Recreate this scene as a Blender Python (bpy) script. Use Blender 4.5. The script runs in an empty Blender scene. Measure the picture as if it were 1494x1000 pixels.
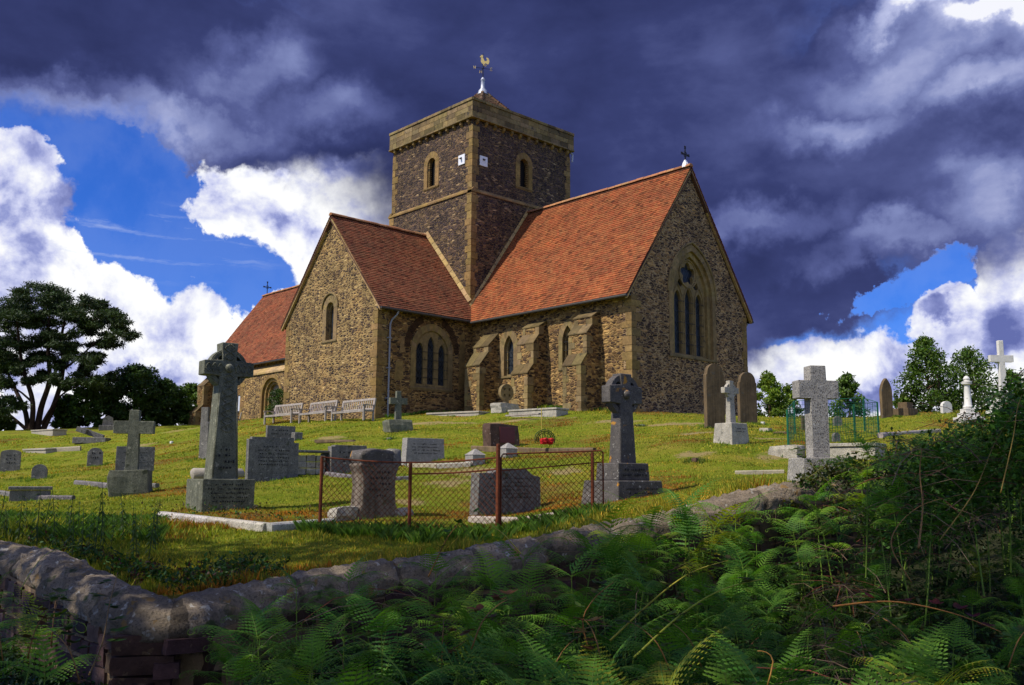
import bpy, bmesh, math, random
import numpy as np
from mathutils import Vector, Matrix
from mathutils.geometry import tessellate_polygon
random.seed(11); RNG = np.random.default_rng(11)
rad = math.radians
SC = bpy.context.scene
COL = SC.collection

# ------------------------------------------------------------------ camera
CP = np.array([23.379, -28.097, -2.56]); YAW, PITCH, ROLL, FPX = .822, .146, .006, 1371.8
_F = np.array([-math.sin(YAW)*math.cos(PITCH), math.cos(YAW)*math.cos(PITCH), math.sin(PITCH)])
_R = np.array([math.cos(YAW), math.sin(YAW), 0.0]); _U = np.cross(_R, _F)
_R, _U = _R*math.cos(ROLL)+_U*math.sin(ROLL), -_R*math.sin(ROLL)+_U*math.cos(ROLL)
FH = np.array([-math.sin(YAW), math.cos(YAW)]); RH = np.array([math.cos(YAW), math.sin(YAW)])
cd = bpy.data.cameras.new('camera'); cam = bpy.data.objects.new('camera', cd); COL.objects.link(cam)
cd.sensor_width = 36; cd.lens = 36*FPX/1494; cd.clip_end = 5000; cd.clip_start = .05
cam.matrix_world = Matrix(((_R[0], _U[0], -_F[0], CP[0]), (_R[1], _U[1], -_F[1], CP[1]), (_R[2], _U[2], -_F[2], CP[2]), (0, 0, 0, 1)))
SC.camera = cam

# ------------------------------------------------------------------ light
SUN_EL, SUN_AZ = rad(50), rad(197)          # azimuth clockwise from +y (north): a little west of south
sd = np.array([math.sin(SUN_AZ)*math.cos(SUN_EL), math.cos(SUN_AZ)*math.cos(SUN_EL), math.sin(SUN_EL)])
ld = bpy.data.lights.new('sun', 'SUN'); ld.energy = 4.8; ld.angle = rad(.53); ld.color = (1, .93, .8)
sun = bpy.data.objects.new('sun', ld); COL.objects.link(sun); sun.location = (0, -40, 40)
sun.rotation_euler = Vector(sd).to_track_quat('Z', 'Y').to_euler()
SC.view_settings.view_transform = 'Standard'; SC.view_settings.look = 'None'
SC.view_settings.exposure = 0; SC.view_settings.gamma = 1

# ------------------------------------------------------------------ node helper
class NT:
    def __init__(s, tree): s.t = tree; s.N = tree.nodes; s.L = tree.links
    def n(s, typ, props=None, **ins):
        nd = s.N.new(typ)
        for k, v in (props or {}).items(): setattr(nd, k, v)
        for k, v in ins.items():
            key = int(k[1:]) if k[0] == 'i' and k[1:].isdigit() else k.replace('_', ' ')
            s.set(nd.inputs[key], v)
        return nd
    def set(s, sock, v):
        if isinstance(v, bpy.types.NodeSocket): s.L.new(v, sock)
        elif isinstance(v, bpy.types.Node): s.L.new(v.outputs[0], sock)
        else:
            if sock.type == 'RGBA' and hasattr(v, '__len__') and len(v) == 3: v = (*v, 1)
            sock.default_value = v
    def math(s, op, a, b=0.0, c=0.0, clamp=False):
        nd = s.N.new('ShaderNodeMath'); nd.operation = op; nd.use_clamp = clamp
        s.set(nd.inputs[0], a); s.set(nd.inputs[1], b); s.set(nd.inputs[2], c); return nd.outputs[0]
    def vmath(s, op, a, b=(0, 0, 0)):
        nd = s.N.new('ShaderNodeVectorMath'); nd.operation = op
        s.set(nd.inputs[0], a)
        if op == 'SCALE': s.set(nd.inputs['Scale'], b)
        else: s.set(nd.inputs[1], b)
        return nd.outputs['Value'] if op in ('DOT_PRODUCT', 'LENGTH', 'DISTANCE') else nd.outputs[0]
    def mix(s, f, a, b, mode='MIX'):
        nd = s.N.new('ShaderNodeMix'); nd.data_type = 'RGBA'; nd.blend_type = mode
        s.set(nd.inputs[0], f); s.set(nd.inputs[6], a); s.set(nd.inputs[7], b); return nd.outputs[2]
    def rng(s, v, a, b, c=0.0, d=1.0, smooth=False):
        nd = s.N.new('ShaderNodeMapRange'); nd.interpolation_type = 'SMOOTHSTEP' if smooth else 'LINEAR'
        for i, x in enumerate((v, a, b, c, d)): s.set(nd.inputs[i], x)
        return nd.outputs[0]
    def ramp(s, f, stops):
        nd = s.N.new('ShaderNodeValToRGB'); e = nd.color_ramp.elements
        while len(e) < len(stops): e.new(.5)
        for el, (p, c) in zip(e, stops): el.position = p; el.color = (*c, 1) if hasattr(c, '__len__') else (c, c, c, 1)
        s.set(nd.inputs[0], f); return nd.outputs[0]
    def noise(s, vec, scale, detail=4, rough=.55, dist=0.0, out='Fac'):
        nd = s.n('ShaderNodeTexNoise', None, Scale=scale, Detail=detail, Roughness=rough, Distortion=dist)
        if vec is not None: s.set(nd.inputs['Vector'], vec)
        return nd.outputs[out]
    def sep(s, v):
        nd = s.N.new('ShaderNodeSeparateXYZ'); s.set(nd.inputs[0], v); return nd.outputs
    def comb(s, x, y, z):
        nd = s.N.new('ShaderNodeCombineXYZ')
        for i, q in enumerate((x, y, z)): s.set(nd.inputs[i], q)
        return nd.outputs[0]

def newmat(name):
    m = bpy.data.materials.new(name); m.use_nodes = True; t = m.node_tree
    for nd in list(t.nodes): t.nodes.remove(nd)
    g = NT(t); out = g.n('ShaderNodeOutputMaterial'); b = g.n('ShaderNodeBsdfPrincipled')
    g.L.new(b.outputs[0], out.inputs[0]); b.inputs['Roughness'].default_value = .85
    b.inputs['Specular IOR Level'].default_value = .25
    g.b = b; g.out = out; g.m = m
    g.oc = g.n('ShaderNodeTexCoord').outputs['Object']
    return g
def setbump(g, h, dist=.02, strength=1.0):
    bp = g.n('ShaderNodeBump', None, Strength=strength, Distance=dist, Height=h); g.L.new(bp.outputs[0], g.b.inputs['Normal'])

# ------------------------------------------------------------------ world: real sky plus clouds by direction
W = bpy.data.worlds.new('World'); SC.world = W; W.use_nodes = True
def build_world():
    t = W.node_tree
    for nd in list(t.nodes): t.nodes.remove(nd)
    g = NT(t); out = g.n('ShaderNodeOutputWorld'); bg = g.n('ShaderNodeBackground'); g.L.new(bg.outputs[0], out.inputs[0])
    STR = .1; bg.inputs[1].default_value = STR
    sky = g.n('ShaderNodeTexSky', {'sky_type': 'NISHITA', 'sun_disc': False, 'sun_elevation': SUN_EL, 'sun_rotation': SUN_AZ, 'altitude': 200.0, 'air_density': 1.0, 'dust_density': .3, 'ozone_density': 3.0})
    d = g.n('ShaderNodeTexCoord').outputs['Generated']
    x, y, z = g.sep(d)
    # azimuth (0 at compass bearing of the church view) and elevation in degrees
    fx = g.vmath('DOT_PRODUCT', d, (float(FH[0]), float(FH[1]), 0)); rx = g.vmath('DOT_PRODUCT', d, (float(RH[0]), float(RH[1]), 0))
    az = g.math('MULTIPLY', g.math('ARCTAN2', rx, fx), 57.2958); el = g.math('MULTIPLY', g.math('ARCSINE', z), 57.2958)
    ae = g.comb(az, el, 0)
    nz1 = g.noise(d, 5.5, 7, .6, .0, 'Color'); nz2 = g.noise(d, 17, 6, .6, 0, 'Color')
    w1 = g.vmath('SCALE', g.vmath('SUBTRACT', nz1, (.5, .5, .5)), 6.5); w2 = g.vmath('SCALE', g.vmath('SUBTRACT', nz2, (.5, .5, .5)), 4.0)
    aw = g.vmath('ADD', g.vmath('ADD', ae, w1), w2)          # ragged copy of the sky coordinates
    def pix(px, py):
        v = _F+_R*(px-747)/FPX-_U*(py-500)/FPX; v = v/np.linalg.norm(v)
        return math.degrees(math.atan2(v[:2]@RH, v[:2]@FH)), math.degrees(math.asin(v[2]))
    def blob(vec, px, py, rx_, ry_, rot=0):                  # 1 at centre, 0 on the ellipse, negative beyond
        a, e = pix(px, py); k = 57.3/FPX
        c = g.vmath('SUBTRACT', vec, (a, e, 0))
        if rot:
            nd = g.n('ShaderNodeVectorRotate', {'rotation_type': 'Z_AXIS'}, Vector=c, Angle=-rad(rot)); c = nd.outputs[0]
        c = g.vmath('MULTIPLY', c, (1/(rx_*k), 1/(ry_*k), 0))
        return g.math('SUBTRACT', 1.0, g.vmath('LENGTH', c))
    def union(lst):
        r = lst[0]
        for q in lst[1:]: r = g.math('MAXIMUM', r, q)
        return r
    # clear sky, slightly deepened
    clear = g.mix(1.0, sky.outputs[0], (.20, .56, 1.42), 'MULTIPLY')
    back = g.rng(fx, .25, -.2)                                # behind the viewer: broken cloud everywhere
    # --- bright cumulus
    cu = union([blob(aw, *b) for b in CUMULUS])
    cu = g.math('MAXIMUM', cu, g.math('MULTIPLY', g.math('SUBTRACT', g.noise(d, 2.2, 6, .6), .50), g.math('MULTIPLY', back, 3.0)))
    cum = g.rng(cu, -.02, .13, 0, 1, True)
    n3 = g.noise(d, 9.0, 8, .58, .15); n3b = g.noise(d, 3.6, 5, .5)
    # light falls from the upper left: compare the cloud noise with itself shifted sunward
    dsh = g.vmath('ADD', d, (-.012, -.012, .03)); n3s = g.noise(dsh, 9.0, 8, .58, .15)
    rel = g.math('SUBTRACT', n3, n3s)
    br = g.math('ADD', g.math('MULTIPLY', rel, 3.0), g.math('ADD', g.math('MULTIPLY', g.math('SUBTRACT', n3b, .5), 1.3), .64))
    shade = union([blob(aw, *b) for b in CUSHADE])
    br = g.math('SUBTRACT', br, g.rng(shade, 0, .7, 0, .42, True))
    cucol = g.ramp(br, [(0.0, (.13, .16, .42)), (.3, (.30, .34, .66)), (.52, (.62, .65, .90)), (.75, (.95, .96, 1.0)), (1.0, (1.15, 1.15, 1.12))])
    col = g.mix(cum, clear, g.vmath('SCALE', cucol, 1/STR))
    # thin wisps in the blue
    wv = g.n('ShaderNodeMapping', None, Vector=g.vmath('ADD', ae, g.vmath('SCALE', w1, .25)), Scale=(.08, .9, 1), Rotation=(0, 0, rad(8)))
    wis = g.math('MULTIPLY', g.rng(g.noise(wv.outputs[0], 1.6, 5, .6), .56, .72), g.rng(union([blob(ae, 230, 355, 190, 60)]), 0, .5, 0, .55))
    col = g.mix(wis, col, (4.5, 5.5, 8.6))
    # --- dark rain deck, soft edged
    w3 = g.vmath('SCALE', g.vmath('SUBTRACT', nz1, (.5, .5, .5)), 11.0)
    as_ = g.vmath('ADD', g.vmath('ADD', ae, w3), g.vmath('SCALE', w2, .6))
    dk = union([blob(as_, *b) for b in DECK])
    holes = union([blob(as_, *b) for b in HOLES])
    dk = g.math('SUBTRACT', dk, g.math('MULTIPLY', g.math('MAXIMUM', holes, 0.0), 2.4))
    dm = g.rng(dk, -.10, .30, 0, 1, True)
    dl = union([blob(as_, *b) for b in DECKLIGHT])
    ns = g.noise(g.vmath('MULTIPLY', d, (1, 1, 1.9)), 3.4, 8, .56, .3)
    nf = g.noise(g.vmath('MULTIPLY', d, (1, 1, 1.6)), 9.5, 7, .55, .2)
    lum = g.math('ADD', g.math('MULTIPLY', g.math('SUBTRACT', ns, .5), .95), g.math('MULTIPLY', g.math('SUBTRACT', nf, .5), .55))
    lum = g.math('ADD', lum, g.math('ADD', g.rng(az, 2, 28, .18, .31), g.rng(dl, -.5, .85, 0, .44, True)))
    lum = g.math('ADD', lum, g.rng(union([blob(as_, *b) for b in DECKBRIGHT]), -.6, .9, 0, .62, True))
    lum = g.math('ADD', lum, g.rng(dk, .35, .0, 0, .22, True))
    dcol = g.ramp(lum, [(0.0, (.022, .029, .100)), (.25, (.042, .054, .170)), (.5, (.100, .122, .310)), (.70, (.22, .26, .51)), (.9, (.50, .54, .80)), (1.0, (.92, .93, 1.0))])
    col = g.mix(dm, col, g.vmath('SCALE', dcol, 1/STR))
    g.L.new(col if isinstance(col, bpy.types.NodeSocket) else col.outputs[0], bg.inputs[0])
# ellipses in the sky given by the direction they stand in: (x, y, half width, half height, tilt)
CUMULUS = [(20, 262, 52, 50, 0), (-20, 330, 100, 80, 0), (30, 400, 75, 80, 0), (95, 400, 60, 50, 0), (165, 450, 90, 60, 0), (235, 500, 100, 80, 0), (90, 530, 220, 110, 0), (325, 525, 110, 72, 0), (328, 225, 42, 46, 0), (342, 285, 58, 68, 0), (430, 290, 115, 90, 0), (480, 370, 88, 80, 0), (560, 300, 120, 95, 0), (520, 460, 120, 90, 0), (388, 448, 36, 24, 0), (60, 650, 300, 90, 0),
           (1140, 565, 120, 66, 0), (1250, 568, 120, 72, 0), (1340, 570, 90, 62, 0), (1385, 465, 62, 40, 10), (1450, 510, 90, 76, 0), (1480, 400, 44, 80, 0), (1490, 300, 50, 50, 0), (1180, 650, 340, 80, 0)]
CUSHADE = [(20, 400, 70, 90, 0), (90, 330, 60, 40, 30), (150, 540, 170, 35, 0), (420, 350, 50, 50, 0), (520, 250, 80, 40, 0), (1230, 590, 110, 26, 0), (1370, 458, 40, 20, 0), (1480, 480, 50, 50, 0), (330, 520, 90, 36, 0)]
DECK = [(150, 70, 560, 118, 2), (560, 110, 420, 150, 15), (900, 220, 460, 330, 0), (1000, 400, 300, 150, 0), (1240, 250, 330, 170, -8), (1440, 240, 210, 120, 0), (1350, 90, 260, 140, 0), (1180, 430, 140, 72, 0), (700, -300, 1800, 380, 0)]
HOLES = [(1362, 400, 62, 34, 25), (200, 290, 200, 80, 5), (1285, 448, 46, 20, 20)]
DECKBRIGHT = [(1330, 0, 90, 26, 10), (1450, 5, 90, 34, -10)]
DECKLIGHT = [(60, 165, 190, 30, 0), (260, 178, 160, 34, 0), (370, 120, 90, 50, 30), (470, 175, 120, 45, 10), (1400, 60, 170, 60, 0), (1290, 110, 120, 60, 0), (1200, 190, 110, 36, 0), (1300, 350, 130, 32, 10), (1450, 285, 90, 55, 0), (1090, 330, 110, 36, 0), (1420, 150, 110, 40, 0)]
build_world()

# ------------------------------------------------------------------ mesh helper
class MB:
    def __init__(s): s.v = []; s.f = []; s.t = []; s.uv = []
    def add(s, vs, fs, tint=(1, 1, 1), uvs=None):
        o = len(s.v); s.v.extend([tuple(map(float, p)) for p in vs]); s.f.extend([tuple(i+o for i in f) for f in fs])
        if hasattr(tint, '__len__') and len(tint) and hasattr(tint[0], '__len__'): s.t.extend(tint)
        else: s.t.extend([tint if hasattr(tint, '__len__') else (tint,)*3]*len(fs))
    def box(s, c, size, rz=0, tint=(1, 1, 1), taper=1.0, R=None, jit=0.0):
        cx, cy, cz = c; sx, sy, sz = [q/2 for q in size]; vs = []
        for k, zz in enumerate((-sz, sz)):
            tt = taper if k else 1.0
            for xx, yy in ((-sx, -sy), (sx, -sy), (sx, sy), (-sx, sy)):
                p = Vector((xx*tt, yy*tt, zz))
                if jit: p += Vector((random.uniform(-jit, jit), random.uniform(-jit, jit), random.uniform(-jit, jit)))
                if R is not None: p = R @ p
                elif rz: p = Matrix.Rotation(rz, 3, 'Z') @ p
                vs.append((cx+p[0], cy+p[1], cz+p[2]))
        s.add(vs, [(0, 3, 2, 1), (4, 5, 6, 7), (0, 1, 5, 4), (1, 2, 6, 5), (2, 3, 7, 6), (3, 0, 4, 7)], tint)
    def prism(s, outer, holes, O, U, V, N, n0, n1, tint=(1, 1, 1), cap0=True, cap1=True):
        """2-D outline (and holes) in the U,V plane, extruded along N from n0 to n1"""
        O, U, V, N = map(Vector, (O, U, V, N)); loops = [list(outer)]+[list(h) for h in holes]
        tris = tessellate_polygon([[Vector((a, b, 0)) for a, b in lp] for lp in loops])
        flat = [p for lp in loops for p in lp]; n = len(flat)
        P = lambda a, b, c: O+U*a+V*b+N*c
        vs = [P(a, b, n1) for a, b in flat]+[P(a, b, n0) for a, b in flat]; fs = []
        flip = U.cross(V).dot(N) < 0
        def tri(t, up):
            a, b, c = [flat[i] for i in t]
            ar = (b[0]-a[0])*(c[1]-a[1])-(b[1]-a[1])*(c[0]-a[0])
            if abs(ar) < 1e-10: return None
            if (ar < 0) != (flip != (not up)): t = t[::-1]
            return tuple(t)
        for t in tris:
            if cap1:
                q = tri(tuple(t), True)
                if q: fs.append(q)
            if cap0:
                q = tri(tuple(t), False)
                if q: fs.append(tuple(i+n for i in q))
        o = 0
        for li, lp in enumerate(loops):
            m = len(lp); ar = sum(lp[i][0]*lp[(i+1) % m][1]-lp[(i+1) % m][0]*lp[i][1] for i in range(m))
            ccw = ar > 0; inv = (not ccw) if li == 0 else ccw
            for i in range(m):
                a, b = o+i, o+(i+1) % m
                q = (a, a+n, b+n, b)
                if inv != flip: q = q[::-1]
                fs.append(q)
            o += m
        s.add(vs, fs, tint)
    def tube(s, pts, r, n=8, tint=(1, 1, 1), cap=True):
        pts = [Vector(p) for p in pts]; rr = r if hasattr(r, '__len__') else [r]*len(pts); vs = []; fs = []
        prev = None
        for i, p in enumerate(pts):
            d = (pts[min(i+1, len(pts)-1)]-pts[max(i-1, 0)]); d.normalize()
            if prev is None:
                a = d.orthogonal().normalized()
            else:
                a = prev-d*prev.dot(d)
                a = a.normalized() if a.length > 1e-6 else d.orthogonal().normalized()
            prev = a; b = d.cross(a)
            for k in range(n):
                t = 2*math.pi*k/n; vs.append(p+(a*math.cos(t)+b*math.sin(t))*rr[i])
        for i in range(len(pts)-1):
            for k in range(n):
                k2 = (k+1) % n; fs.append((i*n+k, i*n+k2, (i+1)*n+k2, (i+1)*n+k))
        if cap: fs.append(tuple(range(n))[::-1]); fs.append(tuple((len(pts)-1)*n+k for k in range(n)))
        s.add(vs, fs, tint)
    def lathe(s, prof, n=16, c=(0, 0, 0), tint=(1, 1, 1), sq=False):
        vs = []; fs = []
        for r, z in prof:
            for k in range(n):
                t = 2*math.pi*(k+(.5 if sq else 0))/n; vs.append((c[0]+r*math.cos(t), c[1]+r*math.sin(t), c[2]+z))
        for i in range(len(prof)-1):
            for k in range(n):
                k2 = (k+1) % n; fs.append((i*n+k, i*n+k2, (i+1)*n+k2, (i+1)*n+k))
        fs.append(tuple(range(n))[::-1]); fs.append(tuple((len(prof)-1)*n+k for k in range(n)))
        s.add(vs, fs, tint)
    def rock(s, c, size, rz=0, seed=0, rough=.12, sub=2, tint=(1, 1, 1), box=.75):
        """an irregular stone: subdivided box, part rounded, pushed about by noise"""
        rg = np.random.default_rng(seed); bm = bmesh.new(); bmesh.ops.create_cube(bm, size=2)
        bmesh.ops.subdivide_edges(bm, edges=bm.edges[:], cuts=sub, use_grid_fill=True)
        ph = rg.uniform(0, 6, (4, 3)); kk = rg.uniform(1.2, 3.5, (4, 3))
        idx = {}; vs = []
        for i, v in enumerate(bm.verts):
            p = np.array(v.co); q = p/np.linalg.norm(p)*1.2; p = p*box+q*(1-box)
            off = sum(np.sin(kk[j]*p[[j % 3, (j+1) % 3, (j+2) % 3]]+ph[j]) for j in range(4))*rough*.5
            p = (p+off+rg.normal(0, rough*.15, 3))*np.array(size)/2
            x, y = p[0]*math.cos(rz)-p[1]*math.sin(rz), p[0]*math.sin(rz)+p[1]*math.cos(rz)
            idx[v] = i; vs.append((c[0]+x, c[1]+y, c[2]+p[2]))
        fs = [tuple(idx[v] for v in f.verts) for f in bm.faces]; bm.free(); s.add(vs, fs, tint)
    def build(s, name, mat, parent=None, smooth=False, bevel=0, seg=2, loc=None, rz=0, sharp=None):
        me = bpy.data.meshes.new(name); me.from_pydata(s.v, [], s.f)
        if mat is not None: me.materials.append(mat)
        a = me.attributes.new('tint', 'FLOAT_COLOR', 'FACE')
        tt = np.ones((len(s.f), 4), 'f'); tt[:, :3] = np.array(s.t, 'f').reshape(-1, 3); a.data.foreach_set('color', tt.ravel())
        if smooth: me.polygons.foreach_set('use_smooth', [True]*len(me.polygons))
        if sharp:
            me.polygons.foreach_set('use_smooth', [True]*len(me.polygons))
            me.set_sharp_from_angle(angle=rad(sharp))
        me.update(); o = bpy.data.objects.new(name, me); COL.objects.link(o)
        if parent is not None: o.parent = parent
        if loc is not None: o.location = loc
        o.rotation_euler.z = rz
        if bevel:
            b = o.modifiers.new('bevel', 'BEVEL'); b.width = bevel; b.segments = seg; b.limit_method = 'ANGLE'; b.angle_limit = rad(35)
        return o
def fastmesh(name, V, Fc, mat, tint=None, parent=None, k=None, smooth=False):
    """numpy arrays straight into a mesh: V (n,3), Fc (m,k)"""
    me = bpy.data.meshes.new(name); V = np.asarray(V, 'f'); Fc = np.asarray(Fc, 'i'); m, k = Fc.shape
    me.vertices.add(len(V)); me.vertices.foreach_set('co', V.ravel())
    me.loops.add(m*k); me.loops.foreach_set('vertex_index', Fc.ravel())
    me.polygons.add(m); me.polygons.foreach_set('loop_start', np.arange(0, m*k, k, dtype='i'))
    me.update(calc_edges=True)
    if smooth: me.polygons.foreach_set('use_smooth', np.ones(m, bool))
    if tint is not None:
        a = me.attributes.new('tint', 'FLOAT_COLOR', 'FACE'); t = np.ones((m, 4), 'f'); t[:, :3] = tint; a.data.foreach_set('color', t.ravel())
    me.materials.append(mat); o = bpy.data.objects.new(name, me); COL.objects.link(o)
    if parent is not None: o.parent = parent
    return o
def tag(o, label=None, cat=None, group=None, kind=None):
    for k, v in (('label', label), ('category', cat), ('group', group), ('kind', kind)):
        if v: o[k] = v
    return o
def thing(name, label, cat, loc=(0, 0, 0), rz=0, group=None):
    o = bpy.data.objects.new(name, None); COL.objects.link(o); o.location = loc; o.rotation_euler = (0, 0, rz); o.empty_display_size = .2
    return tag(o, label, cat, group)
def kids(o): return [c for c in COL.objects if c.parent == o]
def dup(o, loc, rz=0, label=None, scale=None, group=None):
    r = o.copy(); COL.objects.link(r); r.location = loc; r.rotation_euler = (0, 0, rz)
    if scale: r.scale = (scale,)*3
    if label: r['label'] = label
    if group: r['group'] = group
    for ch in kids(o):
        c = ch.copy(); COL.objects.link(c); c.parent = r
        for gch in kids(ch):
            d = gch.copy(); COL.objects.link(d); d.parent = c
    return r
def arch(cx, w, sill, spring, apex, n=8):
    """closed outline of an arched opening, pointed when the rise is more than half the width"""
    a = w/2; h = apex-spring; R = (a*a+h*h)/(2*a); pts = [(cx-a, sill), (cx+a, sill)]
    cxr = cx+a-R; th = math.atan2(h, cx-cxr)
    pts += [(cxr+R*math.cos(th*i/n), spring+R*math.sin(th*i/n)) for i in range(n+1)]
    cxl = cx-a+R
    pts += [(cxl-R*math.cos(th*i/n), spring+R*math.sin(th*i/n)) for i in range(n-1, -1, -1)]
    return pts
X, Y, Z = Vector((1, 0, 0)), Vector((0, 1, 0)), Vector((0, 0, 1))
# ------------------------------------------------------------------ materials
MT = {}
def rubble(name, ramp, mortar, sx=3.3, sz=8.0, mw=.10, patch=.5, dist=.035):
    g = newmat(name); oc = g.oc
    wob = g.vmath('SCALE', g.vmath('SUBTRACT', g.noise(oc, 3.0, 3, .6, 0, 'Color'), (.5, .5, .5)), .16)
    v = g.vmath('MULTIPLY', g.vmath('ADD', oc, wob), (sx, sx, sz))
    v1 = g.n('ShaderNodeTexVoronoi', {'feature': 'F1'}, Vector=v, Scale=1.0, Randomness=.95)
    v2 = g.n('ShaderNodeTexVoronoi', {'feature': 'DISTANCE_TO_EDGE'}, Vector=v, Scale=1.0, Randomness=.95)
    r, gg, bb = g.sep(v1.outputs['Color'])
    col = g.ramp(r, ramp)
    fine = g.noise(oc, 26, 5, .65); big = g.noise(oc, .55, 4, .6); med = g.noise(oc, 2.3, 4, .6)
    col = g.mix(1.0, col, g.ramp(g.math('ADD', g.math('MULTIPLY', gg, .5), g.math('MULTIPLY', fine, .6)), [(.15, .5), (.85, 1.6)]), 'MULTIPLY')
    thr = g.math('ADD', mw, g.math('MULTIPLY', g.math('SUBTRACT', med, .5), patch*.7))
    thr = g.math('ADD', thr, g.math('MULTIPLY', g.math('SUBTRACT', fine, .5), .12))
    stn = g.noise(g.vmath('MULTIPLY', oc, (1.3, 1.3, .22)), 1.0, 5, .65)
    col = g.mix(1.0, col, g.ramp(stn, [(.32, (.55, .52, .5)), (.5, (1, 1, 1)), (.72, (1.25, 1.2, 1.1))]), 'MULTIPLY')
    mask = g.rng(g.math('SUBTRACT', v2.outputs['Distance'], thr), -.025, .035)
    mcol = g.mix(1.0, mortar, g.ramp(fine, [(.2, .55), (.8, 1.35)]), 'MULTIPLY')
    col = g.mix(mask, mcol, col)
    col = g.mix(1.0, col, g.ramp(big, [(.25, (.62, .6, .6)), (.5, (1, 1, 1)), (.75, (1.3, 1.22, 1.1))]), 'MULTIPLY')
    g.set(g.b.inputs['Base Color'], col); g.b.inputs['Roughness'].default_value = .9
    h = g.math('ADD', g.math('MULTIPLY', g.rng(g.math('SUBTRACT', v2.outputs['Distance'], thr), -.05, .14), .8), g.math('MULTIPLY', fine, .35))
    setbump(g, g.math('ADD', h, g.math('MULTIPLY', bb, .25)), dist)
    return g.m
def stone(name, base, var=.45, speck=None, lichen=None, bump=.012, scale=9.0, rough=.85, useTint=True, streak=0, lichen_amt=.62):
    g = newmat(name); oc = g.oc
    n1 = g.noise(oc, scale, 6, .65); n2 = g.noise(oc, scale*.22, 4, .6); n3 = g.noise(oc, scale*7, 3, .7)
    col = g.mix(1.0, base, g.ramp(n1, [(.2, 1-var), (.8, 1+var)]), 'MULTIPLY')
    col = g.mix(1.0, col, g.ramp(n2, [(.25, (1-var*.8,)*3), (.75, (1+var*.7, 1+var*.6, 1+var*.4))]), 'MULTIPLY')
    if speck: col = g.mix(g.rng(n3, .50, .62), col, speck)
    if streak:
        st = g.noise(g.vmath('MULTIPLY', oc, (7, 7, .7)), 1.6, 4, .6); col = g.mix(1.0, col, g.ramp(st, [(.3, (1-streak,)*3), (.65, (1.1,)*3)]), 'MULTIPLY')
    if lichen:
        for i, (lc, ls) in enumerate(lichen):
            ln = g.noise(g.vmath('ADD', oc, (i*7.3, 3.1*i, 1)), ls, 4, .6); col = g.mix(g.rng(ln, lichen_amt, lichen_amt+.05), col, lc)
    if useTint:
        a = g.n('ShaderNodeAttribute', {'attribute_name': 'tint'}); col = g.mix(1.0, col, a.outputs['Color'], 'MULTIPLY')
    g.set(g.b.inputs['Base Color'], col); g.b.inputs['Roughness'].default_value = rough
    setbump(g, g.math('ADD', n1, g.math('MULTIPLY', n3, .3)), bump)
    return g.m
def flat(name, col, rough=.6, metal=0, noise=.15, scale=20, tint=False, bump=0, spec=.3):
    g = newmat(name); n = g.noise(g.oc, scale, 4, .6)
    c = g.mix(1.0, col, g.ramp(n, [(.25, 1-noise), (.75, 1+noise)]), 'MULTIPLY')
    if tint: c = g.mix(1.0, c, g.n('ShaderNodeAttribute', {'attribute_name': 'tint'}).outputs['Color'], 'MULTIPLY')
    g.set(g.b.inputs['Base Color'], c); g.b.inputs['Roughness'].default_value = rough; g.b.inputs['Metallic'].default_value = metal
    g.b.inputs['Specular IOR Level'].default_value = spec
    if bump: setbump(g, n, bump)
    return g.m
DK = [(0.0, (.030, .020, .022)), (.35, (.055, .036, .036)), (.6, (.085, .052, .040)), (.8, (.15, .088, .045)), (1.0, (.30, .19, .085))]
MT['rub_gable'] = rubble('rubble_east', [(0, (.034, .020, .018)), (.4, (.066, .038, .028)), (.65, (.125, .070, .038)), (.85, (.22, .125, .055)), (1, (.36, .22, .095))], (.39, .265, .135), 4.2, 13.8, .080, .42)
MT['rub_south'] = rubble('rubble_south', [(0, (.035, .022, .018)), (.35, (.075, .044, .026)), (.6, (.16, .09, .038)), (.8, (.27, .16, .06)), (1, (.42, .28, .11))], (.32, .20, .075), 4.0, 11.5, .070, .45)
MT['rub_trans'] = rubble('rubble_transept', [(0, (.030, .019, .019)), (.35, (.060, .038, .033)), (.62, (.14, .082, .042)), (.82, (.26, .165, .07)), (1, (.42, .30, .14))], (.37, .25, .10), 4.5, 13.0, .095, .50)
MT['rub_tower'] = rubble('rubble_tower', [(0, (.024, .017, .021)), (.5, (.048, .033, .035)), (.8, (.085, .054, .043)), (.95, (.16, .10, .06)), (1, (.34, .24, .13))], (.20, .135, .062), 4.6, 13.0, .05, .26)
MT['sand'] = stone('sandstone', (.235, .155, .060), .45, None, [((.10, .075, .04), 3.5)], .02, 7)
MT['sandgrey'] = stone('weathered_sandstone', (.225, .165, .078), .42, None, [((.09, .07, .045), 3.0)], .02, 6)
MT['cream'] = stone('pale_stone', (.40, .28, .13), .35, None, None, .015, 6)
def tilemat():
    g = newmat('clay_tiles'); a = g.n('ShaderNodeAttribute', {'attribute_name': 'tint'})
    n = g.noise(g.oc, 18, 5, .65); n2 = g.noise(g.oc, .8, 4, .6)
    c = g.mix(1.0, a.outputs['Color'], g.ramp(n, [(.25, .72), (.75, 1.3)]), 'MULTIPLY')
    c = g.mix(1.0, c, g.ramp(n2, [(.3, (.75, .78, .85)), (.7, (1.15, 1.08, 1.0))]), 'MULTIPLY')
    st = g.noise(g.vmath('MULTIPLY', g.oc, (1.1, 1.1, .18)), 1.3, 5, .65); c = g.mix(1.0, c, g.ramp(st, [(.33, (.72, .70, .70)), (.5, (1, 1, 1)), (.7, (1.08, 1.05, 1.0))]), 'MULTIPLY')
    ms = g.noise(g.oc, 2.2, 6, .7); c = g.mix(g.rng(ms, .66, .74), c, (.13, .10, .045))
    g.set(g.b.inputs['Base Color'], c); g.b.inputs['Roughness'].default_value = .85; setbump(g, n, .01); return g.m
MT['tile'] = tilemat()
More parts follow.
